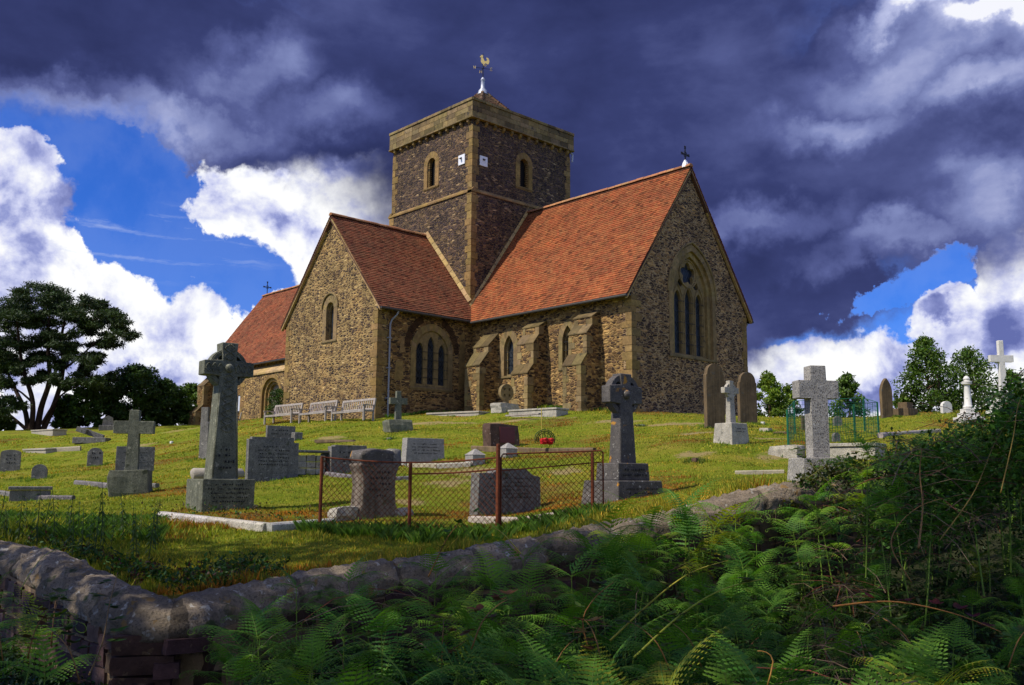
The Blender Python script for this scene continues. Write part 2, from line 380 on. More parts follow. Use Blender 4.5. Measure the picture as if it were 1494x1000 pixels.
MT['lead'] = flat('lead', (.42, .44, .50), .5, .3)
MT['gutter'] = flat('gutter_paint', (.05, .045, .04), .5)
MT['pipe'] = flat('grey_pipe', (.24, .25, .29), .45)
MT['iron'] = flat('dark_iron', (.012, .012, .014), .5)
MT['gold'] = flat('gilding', (.80, .60, .22), .35, .4)
MT['white'] = flat('white_paint', (.75, .76, .80), .5, 0, .06)
MT['interior_shade'] = flat('painted_interior_shade', (.008, .008, .009), .9)
def glassmat():
    g = newmat('leaded_glass'); x, y, z = g.sep(g.oc)
    s = g.math('ADD', x, y); 
    a = g.math('PINGPONG', g.math('MULTIPLY', g.math('ADD', s, g.math('MULTIPLY', z, .7)), 6.0), .5)
    b = g.math('PINGPONG', g.math('MULTIPLY', g.math('SUBTRACT', s, g.math('MULTIPLY', z, .7)), 6.0), .5)
    lead = g.rng(g.math('MINIMUM', a, b), .035, .06)
    n = g.noise(g.oc, 4, 2)
    c = g.mix(lead, (.05, .05, .055), g.ramp(n, [(.3, (.006, .008, .012)), (.7, (.03, .04, .055))]))
    g.set(g.b.inputs['Base Color'], c); g.set(g.b.inputs['Roughness'], g.math('SUBTRACT', .6, g.math('MULTIPLY', lead, .48)))
    g.b.inputs['Specular IOR Level'].default_value = .08
    setbump(g, g.noise(g.oc, 7, 2), .02); return g.m
MT['glass'] = glassmat()

# ------------------------------------------------------------------ church
CH = thing('stone_church', 'medieval stone church with square central tower and red tiled roofs on the hilltop', 'church')
def sandt(k=.22): 
    q = random.uniform(1-k, 1+k); return (q, q*random.uniform(.93, 1.05), q*random.uniform(.82, 1.1))
def quoins(corner, dx, dy, z0, z1, parent, h=.31, mat='sand', proud=.018, long=.5, short=.27):
    """alternating corner blocks; dx, dy = which way the two wall faces run from the corner"""
    m = MB(); z = z0; k = 0
    while z < z1-.05:
        hh = min(h*random.uniform(.75, 1.2), z1-z); a, b = (long, short) if k % 2 else (short, long)
        a *= random.uniform(.8, 1.2); b *= random.uniform(.8, 1.2)
        x0, x1 = sorted((corner[0]-dx*proud, corner[0]+dx*a)); y0, y1 = sorted((corner[1]-dy*proud, corner[1]+dy*b))
        m.box(((x0+x1)/2, (y0+y1)/2, z+hh/2), (x1-x0, y1-y0, hh-.012), tint=sandt(), jit=.006); z += hh; k += 1
    return m.build('quoins', MT[mat], parent, bevel=.008)
def ringblocks(parent, name, inner, outer, O, U, V, N, n0, n1, mat='sandgrey', k=.14):
    """stone surround made of separate voussoirs between two outlines with the same number of points"""
    m = MB(); n = len(inner)
    for i in range(n):
        j = (i+1) % n; t = sandt(k)
        m.prism([outer[i], outer[j], inner[j], inner[i]], [], O, U, V, N, n0, n1+random.uniform(-.004, .004), t)
    return m.build(name, MT[mat], parent)
def window(O, U, N, oc, ic, lights, glass_n, parent=CH, mat='sandgrey', depth=.3, bars=(), foil=None, hood=None, quo=True, label=None):
    """oc, ic: outline tuples for the surround (outer) and its opening (inner); lights: openings in the tracery slab"""
    oo, ii = arch(*oc), arch(*ic)
    w = ringblocks(parent, 'window', ii, oo, O, U, Z, N, -depth, .02, mat)
    if label: w['label'] = label
    if lights is not None:
        m = MB(); hs = [arch(*l) for l in lights]
        if foil:
            cx, cz, r = foil; pts = []
            for k in range(40):
                t = 2*math.pi*k/40; rr = r*(.70+.30*abs(math.cos(2.5*(t-math.pi/2)))); pts.append((cx+rr*math.cos(t), cz+rr*math.sin(t)))
            hs.append(pts)
            for sgn in (-1, 1): hs.append([(cx+sgn*a, cz+b) for a, b in ((.30, -.60), (.62, -.48), (.62, -.2), (.48, -.36))][::sgn])
        m.prism(ii, hs, O, U, Z, N, -depth+.015, -glass_n+.06, (.95, .95, .95)); m.build('tracery', MT[mat], w)
    gm = MB(); gm.prism(ii, [], O, U, Z, N, -glass_n-.05, -glass_n-.03, cap0=False); gm.build('glass', MT['glass'], w)
    if bars:
        b = MB(); Ov, Uv, Nv = Vector(O), Vector(U), Vector(N)
        for (xa, xb, zz) in bars: b.tube([Ov+Uv*xa+Z*zz+Nv*(-glass_n+.14), Ov+Uv*xb+Z*zz+Nv*(-glass_n+.14)], .013, 5)
        b.build('iron_bars', MT['iron'], w)
    # sloping sill
    s = MB(); a = ic[1]/2; Ov, Uv, Nv = Vector(O), Vector(U), Vector(N)
    P = lambda u, z, n: Ov+Uv*(ic[0]+u)+Z*z+Nv*n; ws = oc[1]/2+.03; zz = ic[2]
    s.add([P(-ws, zz-.10, .05), P(ws, zz-.10, .05), P(ws, zz-.03, .05), P(-ws, zz-.03, .05), P(-a, zz+.05, -glass_n), P(a, zz+.05, -glass_n), P(-ws, zz-.1, -.02), P(ws, zz-.1, -.02)],
          [(0, 1, 2, 3), (3, 2, 5, 4), (1, 0, 6, 7), (0, 3, 6), (1, 7, 2)], (.8, .8, .8)); s.build('sill', MT[mat], w)
    if hood:
        hh = MB(); pr = [p for p in arch(*hood)[1:]]+[arch(*hood)[0]]
        hp = [Ov+Uv*p[0]+Z*p[1]+Nv*.05 for p in pr[1:-1]]
        hh.tube(hp, .045, 6); hh.build('hood_mould', MT[mat], w)
    return w

ZB = -1.6; TH = .6
xC0, WC = -10.08, 7.99                      # chancel: from the tower to x = 0, south wall on y = 0
# chancel south wall
def south(u, z): return (u, z)
w1o = (-7.05, 1.2, 1.95, 3.35, 4.17); w1i = (-7.05, .62, 2.05, 3.2, 3.85)
w2o = (-3.44, 1.05, 1.98, 3.35, 4.13); w2i = (-3.44, .6, 2.12, 3.2, 3.88)
m = MB(); m.prism([(xC0, ZB), (-.42, ZB), (-.42, 4.8), (xC0, 4.8)], [arch(*w1o), arch(*w2o)], (0, 0, 0), X, Z, -Y, -TH, 0)
cs = m.build('chancel_south_wall', MT['rub_south'], CH)
# east gable
RC = 1.42; RZ = 10.80
ewo = (4.02, 3.25, 2.5, 5.2, 7.42, 14); ewi = (4.02, 2.5, 2.62, 5.15, 7.02, 14)
m = MB(); m.prism([(0, ZB), (WC, ZB), (WC, 4.85), (WC/2, 4.85+RC*WC/2), (0, 4.85)], [arch(*ewo)], (0, 0, 0), Y, Z, X, -.42, 0)
eg = m.build('chancel_east_wall', MT['rub_gable'], CH)
m = MB(); m.box((-5.25, WC-.32, 1.6), (9.6, .6, 6.3)); m.build('chancel_north_wall', MT['rub_tower'], CH)
quoins((0, 0), -1, 1, -.6, 4.75, eg, long=.55, short=.3); quoins((0, WC), -1, -1, -.6, 4.75, eg, long=.4)
# the window frames of the chancel
window((0, 0, 0), X, -Y, w1o, w1i, [(-7.05, .46, 2.12, 3.2, 3.72)], .2, bars=[(-7.4, -6.7, 2.4), (-7.4, -6.7, 2.75), (-7.4, -6.7, 3.1)])
window((0, 0, 0), X, -Y, w2o, w2i, [(-3.44, .46, 2.2, 3.2, 3.75)], .2, bars=[(-3.8, -3.1, 2.5), (-3.8, -3.1, 2.85), (-3.8, -3.1, 3.2)])
# east window: nested arches, three lights, a cinquefoil
E1 = window((0, 0, 0), Y, X, ewo, (4.02, 2.78, 2.6, 5.2, 7.15, 14), None, .28, depth=.12, label='great three light east window with cinquefoil tracery')
for c in kids(E1):
    if c.name.startswith('glass'): bpy.data.objects.remove(c)
O2 = (-.10, 0, 0)
a2, b2 = arch(4.02, 2.80, 2.58, 5.2, 7.17, 14), arch(4.02, 2.36, 2.62, 5.2, 6.92, 14)
ringblocks(E1, 'inner_arch', b2, a2, O2, Y, Z, X, -.32, .0)
m = MB(); hs = [arch(4.02+q*.74, .47, 2.72, 4.95, hz, 7) for q, hz in ((-1, 5.42), (0, 5.55), (1, 5.42))]
pts = []
for k in range(50):
    t = 2*math.pi*k/50; rr = .50*(.62+.38*abs(math.cos(2.5*(t-math.pi/2)))); pts.append((4.02+rr*math.cos(t), 6.18+rr*math.sin(t)))
hs.append(pts)
for sg in (-1, 1): hs.append([(4.02+sg*a, b) for a, b in ((.32, 5.72), (.50, 5.55), (.74, 5.62), (.66, 5.85), (.52, 5.92))])
m.prism(b2, hs, O2, Y, Z, X, -.30, -.13); m.build('tracery', MT['sandgrey'], E1)
m = MB()                                                      # moulded ribs standing proud on the tracery
for q in (-1, 0, 1):
    l = arch(4.02+q*.74, .62, 2.72, 4.95, 5.66, 8)[1:]; m.tube([Vector((-.21, a, b)) for a, b in l[:-1]]+[Vector((-.21, 4.02+q*.74-.31, 2.72))], .028, 5)
for k in range(1): m.tube([Vector((-.21, 4.02+.60*math.cos(t), 6.18+.60*math.sin(t))) for t in np.linspace(0, 6.283, 29)], .035, 5)
m.build('rib_moulding', MT['sandgrey'], E1)
m = MB(); m.prism(b2, [], O2, Y, Z, X, -.30, -.27, cap0=False); m.build('glass', MT['glass'], E1)
m = MB()
for zz in (3.15, 3.6, 4.05, 4.5, 4.95): m.tube([(-.2, 3.0, zz), (-.2, 5.05, zz)], .012, 5)
m.build('iron_bars', MT['iron'], E1)
m = MB(); hm = arch(4.02, 3.35, 2.5, 5.2, 7.52, 14)[2:]; m.tube([Vector((.03, a, b)) for a, b in hm], .05, 6); m.build('hood_mould', MT['sandgrey'], E1)
# buttresses of the chancel
def buttress(x0, x1, stages, parent=CH):
    """stages: (depth, z_top_of_vertical, z_top_of_slope) from the bottom up"""
    prof = [(0, -.9), (-stages[0][0], -.9)]
    for i, (d, za, zb) in enumerate(stages):
        nd = stages[i+1][0] if i+1 < len(stages) else .0
        prof += [(-d, za), (-nd, zb)]
    m = MB(); m.prism([(a, b) for a, b in prof], [], (x0+.02, 0, 0), Y, Z, X, 0, x1-x0-.04)
    bt = m.build('buttress', MT['rub_south'], parent)
    q = MB()
    for i, (d, za, zb) in enumerate(stages):                 # sloping cap stones and dressed corners
        nd = stages[i+1][0] if i+1 < len(stages) else .0
        n = 2
        for k in range(n):
            xa, xb = x0-.03+(x1-x0+.06)*k/n, x0-.03+(x1-x0+.06)*(k+1)/n-.01
            q.prism([(-d-.03, za-.03), (-d-.03, za+.02), (-nd, zb+.05), (-nd+.02, zb-.02)], [], (xa, 0, 0), Y, Z, X, 0, xb-xa, tuple(.62*v for v in sandt(.3)))
        z = stages[i-1][2] if i else -.5; kk = 0
        while z < za-.2:
            hh = random.uniform(.22, .36); hh = min(hh, za-z)
            for sx in (0, 1):
                lw = random.uniform(.2, .5) if (kk+sx) % 2 else random.uniform(.15, .25)
                ly = random.uniform(.2, .4); xa = x0-.005 if sx == 0 else x1+.005-lw
                q.box((xa+lw/2, -d+ly/2-.015, z+hh/2), (lw, ly, hh-.012), tint=sandt(), jit=.005)
            z += hh; kk += 1
    q.build('dressed_stones', MT['sandgrey'], bt, bevel=.006)
    return bt
buttress(-2.65, -1.65, [(1.12, 2.0, 2.45), (.78, 3.3, 3.65), (.45, 4.0, 4.25)])
buttress(-5.68, -4.68, [(1.12, 1.9, 2.3), (.78, 3.2, 3.6), (.45, 3.95, 4.2)])
buttress(-8.75, -7.75, [(1.1, 2.5, 3.1), (.6, 3.4, 4.0)])

# ---- roofs of single clay tiles
def tilecol(base, k=.28):
    q = random.gauss(1, k*.45); q = min(max(q, .45), 1.6)
    r, g_, b = base; h = random.uniform(-.15, .22)
    if random.random() < .06: q *= .55
    return (r*q, g_*q*(1+h), b*q*(1+h))
def slope(name, O, U, V, nu, lu, lv, base, parent=CH, tw=.18, ex=.135, k=.22, keep=None):
    """O lower left corner, U along the eaves, V up the slope (unit vectors), N outward"""
    O, U, V = Vector(O), Vector(U), Vector(V); N = U.cross(V)
    if N.z < 0: N = -N
    m = MB(); rows = int(lv/ex)+1; cols = int(lu/tw)
    tw = lu/cols
    for j in range(rows):
        v0 = j*ex; sag = .012*math.sin(j*.9)
        for i in range(-1, cols+1):
            u0 = (i+.5*(j % 2))*tw; u1 = u0+tw-.006
            u0, u1 = max(u0, 0), min(u1, lu)
            if u1-u0 < .03: continue
            if keep and not keep((u0+u1)/2, v0): continue
            dz = random.uniform(-.006, .008); l = v0-.012+random.uniform(-.008, .008); t = min(v0+ex+.02, lv)
            if t <= l: continue
            wv = .028*math.sin(u0*1.3+j*.11)*math.sin(j*.17)*0-.035*math.sin(math.pi*min(1, u0/lu))*math.sin(math.pi*min(1, v0/lv))**2+.012*math.sin(u0*1.3+j*.11)*math.sin(j*.17)
            P = lambda u, v, n: O+U*u+V*v+N*(n+wv)
            skew = random.uniform(-.006, .006)
            m.add([P(u0, l, .040+dz), P(u1, l, .040+dz+skew), P(u1, t, .014), P(u0, t, .014), P(u0, l, .014+dz), P(u1, l, .014+dz)],
                  [(0, 1, 2, 3), (4, 5, 1, 0), (4, 0, 3), (5, 2, 1)], tilecol(base, k))
    r = m.build(name, MT['tile'], parent)
    b = MB(); b.add([O-V*.03+N*-.01, O+U*lu-V*.03+N*-.01, O+U*lu+V*lv+N*-.11, O+V*lv+N*-.11, O-V*.03+N*-.05, O+U*lu-V*.03+N*-.05, O+U*lu+V*lv+N*-.16, O+V*lv+N*-.16],
                    [(0, 1, 2, 3), (7, 6, 5, 4), (0, 4, 5, 1), (1, 5, 6, 2), (3, 2, 6, 7), (0, 3, 7, 4)], (.12, .06, .04)); b.build('roof_boards', MT['tile'], r)
    return r
def ridge(A, B, parent, base, r=.13, seg=.42):
    A, B = Vector(A), Vector(B); d = (B-A); L = d.length; d.normalize(); s = d.cross(Z).normalized(); n = int(L/seg); m = MB()
    for i in range(n):
        a, b = A+d*(L*i/n), A+d*(L*(i+1)/n-.012); rr = r*random.uniform(.96, 1.05); t = tilecol(base, .2); dz = random.uniform(-.008, .008); vs = []
        for p in (a, b):
            for k in range(7):
                an = math.pi*k/6; vs.append(p+s*(rr*1.05*math.cos(an))+Z*(rr*math.sin(an)-.03+dz))
        m.add(vs, [(k, k+1, k+8, k+7) for k in range(6)]+[tuple(range(6, -1, -1)), tuple(range(7, 14))], t)
    return m.build('ridge_tiles', MT['tile'], parent)
RED = (.275, .082, .027); RED2 = (.25, .080, .034); BRN = (.188, .066, .031)
def gabled(name, axis, a0, a1, c, half, ze, zr, base, sides=(1, -1), parent=CH, ridge_base=(.40, .19, .085), keep=None):
    """axis 'x' or 'y' runs along the ridge from a0 to a1; c = ridge line, half = horizontal reach to the eaves"""
    sl = math.hypot(half, zr-ze); out = []
    for sgn in sides:
        if axis == 'x':
            O = (a0, c+sgn*half, ze); U = X; V = Vector((0, -sgn*half, zr-ze))/sl
        else:
            O = (c+sgn*half, a0, ze); U = Y; V = Vector((-sgn*half, 0, zr-ze))/sl
        out.append(slope(name, O, U, V, 0, a1-a0, sl, base, parent, keep=keep))
    A, B = ((a0, c, zr+.04), (a1, c, zr+.04)) if axis == 'x' else ((c, a0, zr+.04), (c, a1, zr+.04))
    ridge(A, B, out[0], ridge_base); return out
CR = gabled('chancel_roof', 'x', xC0, .12, WC/2, WC/2+.38, 4.68, 10.86, RED)
TRX = -13.5
TR = gabled('transept_roof', 'y', -5.42, .32, TRX, 4.2, 4.78, 9.62, BRN)
def verge(axis, a, c, half, ze, zr, t=.09, w=.12, mat='cream', sides=(1, -1)):
    m = MB()
    for sgn in sides:
        n = 14
        for k in range(n):
            f0, f1 = k/n, (k+1)/n-.004
            pts = [(c+sgn*half*(1-f), ze+(zr-ze)*f+o) for f, o in ((f0, -.02), (f1, -.02), (f1, -.02-t*1.6), (f0, -.02-t*1.6))]
            if axis == 'x': m.prism(pts, [], (a, 0, 0), Y, Z, X, -w, .0, sandt(.12))
            else: m.prism(pts, [], (0, a, 0), X, Z, -Y, -w, .0, sandt(.12))
    return m.build('verge', MT[mat], CH)
verge('x', .10, WC/2, WC/2+.34, 4.68+.0, 10.80); verge('y', -5.40, TRX, 4.16, 4.78, 9.56)
# gutters
def gutter(A, B, parent=CH, r=.055):
    m = MB(); m.tube([A, B], r, 8); return m.build('gutter', MT['gutter'], parent)
gutter((-9.2, -.43, 4.62), (.12, -.43, 4.62)); gutter((-9.24, -5.4, 4.72), (-9.24, -.45, 4.68)); gutter((.1, WC+.42, 4.6), (-9, WC+.42, 4.6))
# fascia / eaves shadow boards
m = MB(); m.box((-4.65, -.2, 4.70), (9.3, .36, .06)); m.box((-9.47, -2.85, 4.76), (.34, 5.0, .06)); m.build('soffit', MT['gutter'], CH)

# ---- transept
tx0, tx1, ty = -17.36, -9.64, -5.27
m = MB(); two = (-13.45, 1.2, 3.62, 5.25, 5.86, 9); twi = (-13.45, .62, 3.76, 5.2, 5.52, 9)
zz = 4.9
m.prism([(tx0, ZB), (tx1, ZB), (tx1, zz), (TRX, 9.42), (tx0, zz)], [arch(*two)], (0, ty, 0), X, Z, -Y, -TH, 0)
tg = m.build('transept_south_wall', MT['rub_trans'], CH)
ewo2 = (-2.3, 2.36, 1.36, 3.15, 4.40, 10); ewi2 = (-2.3, 1.86, 1.52, 3.1, 4.08, 10)
m = MB(); m.prism([(ty+TH, ZB), (.3, ZB), (.3, 4.76), (ty+TH, 4.76)], [arch(*ewo2)], (tx1, 0, 0), Y, Z, X, -.42, 0)
te = m.build('transept_east_wall', MT['rub_south'], CH)
m = MB(); m.box((tx0+.3, -2.2, 1.6), (.6, 5.2, 6.3)); m.build('transept_west_wall', MT['rub_trans'], CH)
quoins((tx1, ty), -1, 1, -.8, 4.8, tg, long=.45, short=.25); quoins((tx0, ty), 1, 1, -.2, 4.8, tg, long=.45, short=.25)
window((0, ty, 0), X, -Y, two, twi, [(-13.45, .5, 3.8, 5.1, 5.4, 7)], .22, depth=.35, hood=(-13.45, 1.32, 3.62, 5.25, 5.93, 9), label='narrow round headed window high in the transept gable')
window((tx1, 0, 0), Y, X, ewo2, ewi2, [(-2.3-.62, .38, 1.66, 3.15, 3.52, 6), (-2.3, .38, 1.66, 3.35, 3.85, 6), (-2.3+.62, .38, 1.66, 3.15, 3.52, 6)], .14, depth=.3,
       bars=[(-3.25, -1.35, 1.95), (-3.25, -1.35, 2.35), (-3.25, -1.35, 2.75), (-3.25, -1.35, 3.1)], label='triple lancet window under one pointed arch')
# discharging arch of thin stones over the triple window
for side_ in (0, 1):
  m = MB(); pa = arch(-2.3, 2.5, 1.4, 3.2, 4.52, 16)[2:]; pb = arch(-2.3, 3.1, 1.4, 3.2, 4.85, 16)[2:]
  for i in range(len(pa)-1):
   if (i < len(pa)//2) != bool(side_): continue
   for k in (0, .5):
        f = lambda P, t: (P[i][0]+(P[i+1][0]-P[i][0])*t, P[i][1]+(P[i+1][1]-P[i][1])*t)
        if f(pb, k)[1] > 4.7 or f(pb, k+.45)[1] > 4.7: continue
        q = random.uniform(.5, 1.1); m.prism([f(pa, k), f(pb, k), f(pb, k+.40), f(pa, k+.40)], [], (tx1, 0, 0), Y, Z, X, -.02, .02, (.28*q, .22*q, .26*q))
  m.build('relieving_arch', MT['sand'], te)
# pale plastered patches beside the downpipe
m = MB()
for (a, b, c_, d_) in ((-4.35, -3.85, 1.7, 2.6), (-4.1, -3.8, 2.9, 3.7), (-.75, -.35, 1.5, 4.2)):
    m.prism([(a, c_), (b, c_+.1), (b-.05, d_), (a+.08, d_-.12)], [], (tx1, 0, 0), Y, Z, X, -.02, .012, sandt(.1))
m.build('dressed_stones', MT['sand'], te)
m = MB(); m.tube([(-9.28, -4.45, 4.66), (-9.33, -4.5, 4.5), (-9.5, -4.62, 4.3), (-9.54, -4.68, 4.1), (-9.54, -4.7, -.1)], .042, 8)
for zz_ in (.9, 2.2, 3.5): m.box((-9.56, -4.7, zz_), (.14, .18, .05))
m.build('downpipe', MT['pipe'], CH)
m = MB(); m.tube([(-.2, WC+.4, 4.55), (-.2, WC+.1, 4.2), (-.2, WC+.07, -.2)], .05, 8); m.build('downpipe', MT['pipe'], CH)

# ---- tower
TX0, TX1, TY0, TY1 = -16.64, -10.08, .29, 7.15
TSX, TSY = -13.3, 3.75
def towerwall(name, x0, x1, y0, y1, z0, z1, holeS=None, holeE=None):
    fs = []
    m = MB(); m.prism([(x0, z0), (x1, z0), (x1, z1), (x0, z1)], [holeS] if holeS else [], (0, y0, 0), X, Z, -Y, -.5, 0)
    o = m.build(name, MT['rub_tower'], CH)
    m = MB(); m.prism([(y0+.5, z0), (y1-.5, z0), (y1-.5, z1), (y0+.5, z1)], [holeE] if holeE else [], (x1, 0, 0), Y, Z, X, -.5, 0); m.build(name, MT['rub_tower'], CH)
    m = MB(); m.box(((x0+x1)/2, y1-.25, (z0+z1)/2), (x1-x0, .5, z1-z0)); m.build(name, MT['rub_tower'], CH)
    m = MB(); m.box((x0+.25, (y0+y1)/2, (z0+z1)/2), (.5, y1-y0-1, z1-z0)); m.build(name, MT['rub_tower'], CH)
    return o
low = towerwall('tower_lower_wall', TX0-.08, TX1+.08, TY0-.08, TY1+.08, 3.5, 11.28)
sow = (-13.27, 1.22, 12.08, 13.45, 14.06, 10); siw = (-13.27, .66, 12.22, 13.4, 13.73, 10)
eow = (3.76, 1.16, 12.06, 13.45, 14.04, 10); eiw = (3.76, .62, 12.22, 13.4, 13.71, 10)
upp = towerwall('tower_upper_wall', TX0, TX1, TY0, TY1, 11.40, 14.9, arch(*sow), arch(*eow))
for (O, U, N, ow, iw) in (((0, TY0, 0), X, -Y, sow, siw), ((TX1, 0, 0), Y, X, eow, eiw)):
    w = window(O, U, N, ow, iw, None, .22, depth=.34, mat='sand')
    for c in kids(w):
        if c.name.startswith('glass'): c.data.materials[0] = MT['interior_shade']  # no glass here: near-black panel stands in for the unlit belfry interior
    Ov, Uv, Nv = Vector(O), Vector(U), Vector(N)
    for sgn in (-1, 1):
        m = MB(); m.box(Ov+Uv*(iw[0]+sgn*.31)+Z*12.9+Nv*-.1, (.03, .10, 1.4), R=Matrix((Uv, Nv, Z)).transposed())
        for k in range(12):                                     # toothed louvre edge
            p = Ov+Uv*(iw[0]+sgn*.25)+Z*(12.32+k*.105)+Nv*-.1
            R_ = Matrix((Uv, Nv, Z)).transposed(); m.box(p, (.10, .12, .06), R=R_, tint=(.8, .8, .8))
        m.build('louvre', MT['sand'], w)
# string course and set-off
m = MB(); x0, x1, y0, y1 = TX0-.14, TX1+.14, TY0-.14, TY1+.14
for (a, b) in (((x0, y0), (x1, y0)), ((x1, y0), (x1, y1)), ((x1, y1), (x0, y1)), ((x0, y1), (x0, y0))):
    A, B = Vector((*a, 0)), Vector((*b, 0)); d = (B-A).normalized(); n = Vector((d.y, -d.x, 0)); L = (B-A).length; k = 12
    for i in range(k):
        m.prism([(0, 11.22), (0, 11.30), (-.16, 11.46), (-.3, 11.46), (-.3, 11.22)], [], A+d*(L*i/k), n, Z, d, 0, L/k-.008, sandt(.15))
m.build('string_course', MT['sand'], CH)
for (cx, cy, dx, dy) in ((TX1, TY0, -1, 1), (TX0, TY0, 1, 1), (TX1, TY1, -1, -1)):
    quoins((cx, cy), dx, dy, 11.45, 14.62, upp, h=.34, long=.42, short=.28)
    o = .08; quoins((cx-dx*o, cy-dy*o), dx, dy, 4.5, 11.22, low, h=.36, long=.40, short=.28)
# parapet of big ashlar blocks on a corbel table
PX0, PX1, PY0, PY1 = TX0-.16, TX1+.16, TY0-.16, TY1+.16
m = MB(); zr_ = [14.94, 15.02, 15.30, 15.55, 15.82, 15.96]; pw = .34
for ri in range(5):
    z0, z1 = zr_[ri], zr_[ri+1]-.008; pr = .05 if ri in (0, 4) else 0.0
    for (a, b) in (((PX0, PY0), (PX1, PY0)), ((PX1, PY0), (PX1, PY1)), ((PX1, PY1), (PX0, PY1)), ((PX0, PY1), (PX0, PY0))):
        A, B = Vector((*a, 0)), Vector((*b, 0)); d = (B-A).normalized(); n = Vector((d.y, -d.x, 0)); L = (B-A).length; u = 0
        while u < L-.01:
            w_ = min(random.uniform(.3, .85), L-u)
            if L-u-w_ < .2: w_ = L-u
            q = random.choice((1, 1, 1.1, .85, .7, .5)); t = sandt(.12); t = tuple(v*q for v in t)
            c = A+d*(u+w_/2)-n*(pw/2-pr/2+random.uniform(0, .006)); c.z = (z0+z1)/2
            R_ = Matrix((d, -n, Z)).transposed(); m.box(c, (w_-.010, pw+pr, z1-z0), R=R_, tint=t, jit=.004); u += w_
par = m.build('parapet', MT['sandgrey'], CH, bevel=.008)
m = MB(); m.box(((PX0+PX1)/2, (PY0+PY1)/2, 15.1), (PX1-PX0-.5, PY1-PY0-.5, .1)); m.build('tower_roof_deck', MT['lead'], CH)
for i in range(12):
    m = MB(); m.prism([(0, 14.93), (.14, 14.93), (.12, 14.80), (.0, 14.70)], [], (TX0+.25+i*(TX1-TX0-.5)/11-.07, TY0-.001, 0), -Y, Z, X, 0, .14, sandt(.2)); m.build('corbel', MT['sand'], par)
for i in range(12):
    m = MB(); m.prism([(0, 14.93), (.14, 14.93), (.12, 14.80), (.0, 14.70)], [], (TX1+.001, TY0+.25+i*(TY1-TY0-.5)/11-.07, 0), X, Z, Y, 0, .14, sandt(.2)); m.build('corbel', MT['sand'], par)
# pyramid roof, lead cap and weather vane
PC = Vector((-13.4, 3.8, 18.45)); hw = 2.75; zb = 15.2
pyr = None
for k in range(4):
    an = k*math.pi/2; d = Vector((math.cos(an), math.sin(an), 0)); s = Vector((-d.y, d.x, 0))
    b0 = Vector((PC.x, PC.y, zb))+d*hw-s*hw; sl = math.hypot(hw, PC.z-zb); V = (Vector((PC.x, PC.y, PC.z))-(Vector((PC.x, PC.y, zb))+d*hw))/sl
    o = slope('tower_roof', b0, s, V, 0, 2*hw, sl, (.17, .10, .055), keep=lambda u, v, sl=sl: abs(u-hw) < hw*(1-v/sl)+.02)
    for c in kids(o): bpy.data.objects.remove(c)
    m = MB(); m.add([b0, b0+s*2*hw, PC-Z*.02], [(0, 1, 2)], (.1, .05, .04)); m.build('roof_boards', MT['tile'], o)
    m = MB(); hipA = b0; 
    for i in range(9):
        p0, p1 = hipA.lerp(PC, i/9), hipA.lerp(PC, (i+1)/9); m.tube([p0, p1-(p1-p0)*.05], [.10, .075], 6, tint=tilecol((.17, .105, .06), .2))
    m.build('hip_tiles', MT['tile'], o)
m = MB(); m.lathe([(.30, -.25), (.22, .0), (.12, .12), (.10, .55), (.13, .6), (.09, .68), (.05, .75)], 12, PC); vb = m.build('lead_cap', MT['lead'], CH, sharp=40)
vane = MB(); vane.tube([PC+Z*.7, PC+Z*2.15], [.03, .012], 6); vv = vane.build('weather_vane', MT['iron'], CH)
m = MB()
for an in (YAW+.3, YAW+.3+math.pi/2):
    d = Vector((math.cos(an), math.sin(an), 0)); m.tube([PC+Z*1.28-d*.42, PC+Z*1.28+d*.42], .012, 5)
m.lathe([(.01, -.05), (.05, 0), (.01, .05)], 8, PC+Z*1.28); m.build('arms', MT['iron'], vv)
# the four compass letters N E S W on the arms
LET = {'N': [(-.5, -.5), (-.5, .5), (.5, -.5), (.5, .5)], 'E': [(.5, .5), (-.5, .5), (-.5, 0), (.3, 0), (-.5, 0), (-.5, -.5), (.5, -.5)], 'S': [(.5, .4), (0, .55), (-.5, .3), (0, 0), (.5, -.3), (0, -.55), (-.5, -.4)], 'W': [(-.5, .5), (-.25, -.5), (0, .2), (.25, -.5), (.5, .5)]}
for an, ch in ((YAW+.3, 'E'), (YAW+.3+math.pi/2, 'N'), (YAW+.3+math.pi, 'W'), (YAW+.3-math.pi/2, 'S')):
    d = Vector((math.cos(an), math.sin(an), 0)); c = PC+Z*1.28+d*.47
    q = Vector((math.cos(YAW+.2), math.sin(YAW+.2), 0)); m = MB(); m.tube([c+q*(a*.11)+Z*(b*.16) for a, b in LET[ch]], .018, 4); m.build('compass_letter', MT['gold'], vv)
q = Vector((math.cos(YAW+.15), math.sin(YAW+.15), 0)); nn = q.cross(Z)
ck = [(-.20, .52), (-.12, .50), (-.12, .42), (-.13, .28), (-.08, .16), (.00, .10), (.01, .02), (.06, .02), (.07, .12), (.16, .18), (.24, .10), (.33, .14), (.36, .26), (.34, .40), (.27, .50), (.17, .50), (.22, .42), (.22, .32), (.15, .28), (.07, .32), (.02, .42), (-.02, .52), (.0, .60), (-.04, .66), (-.08, .62), (-.11, .68), (-.14, .60), (-.17, .57)]
m = MB(); m.prism([(a*.95, b*.95) for a, b in ck], [], PC+Z*1.42, q, Z, nn, -.02, .02); m.build('cockerel', MT['gold'], vv)
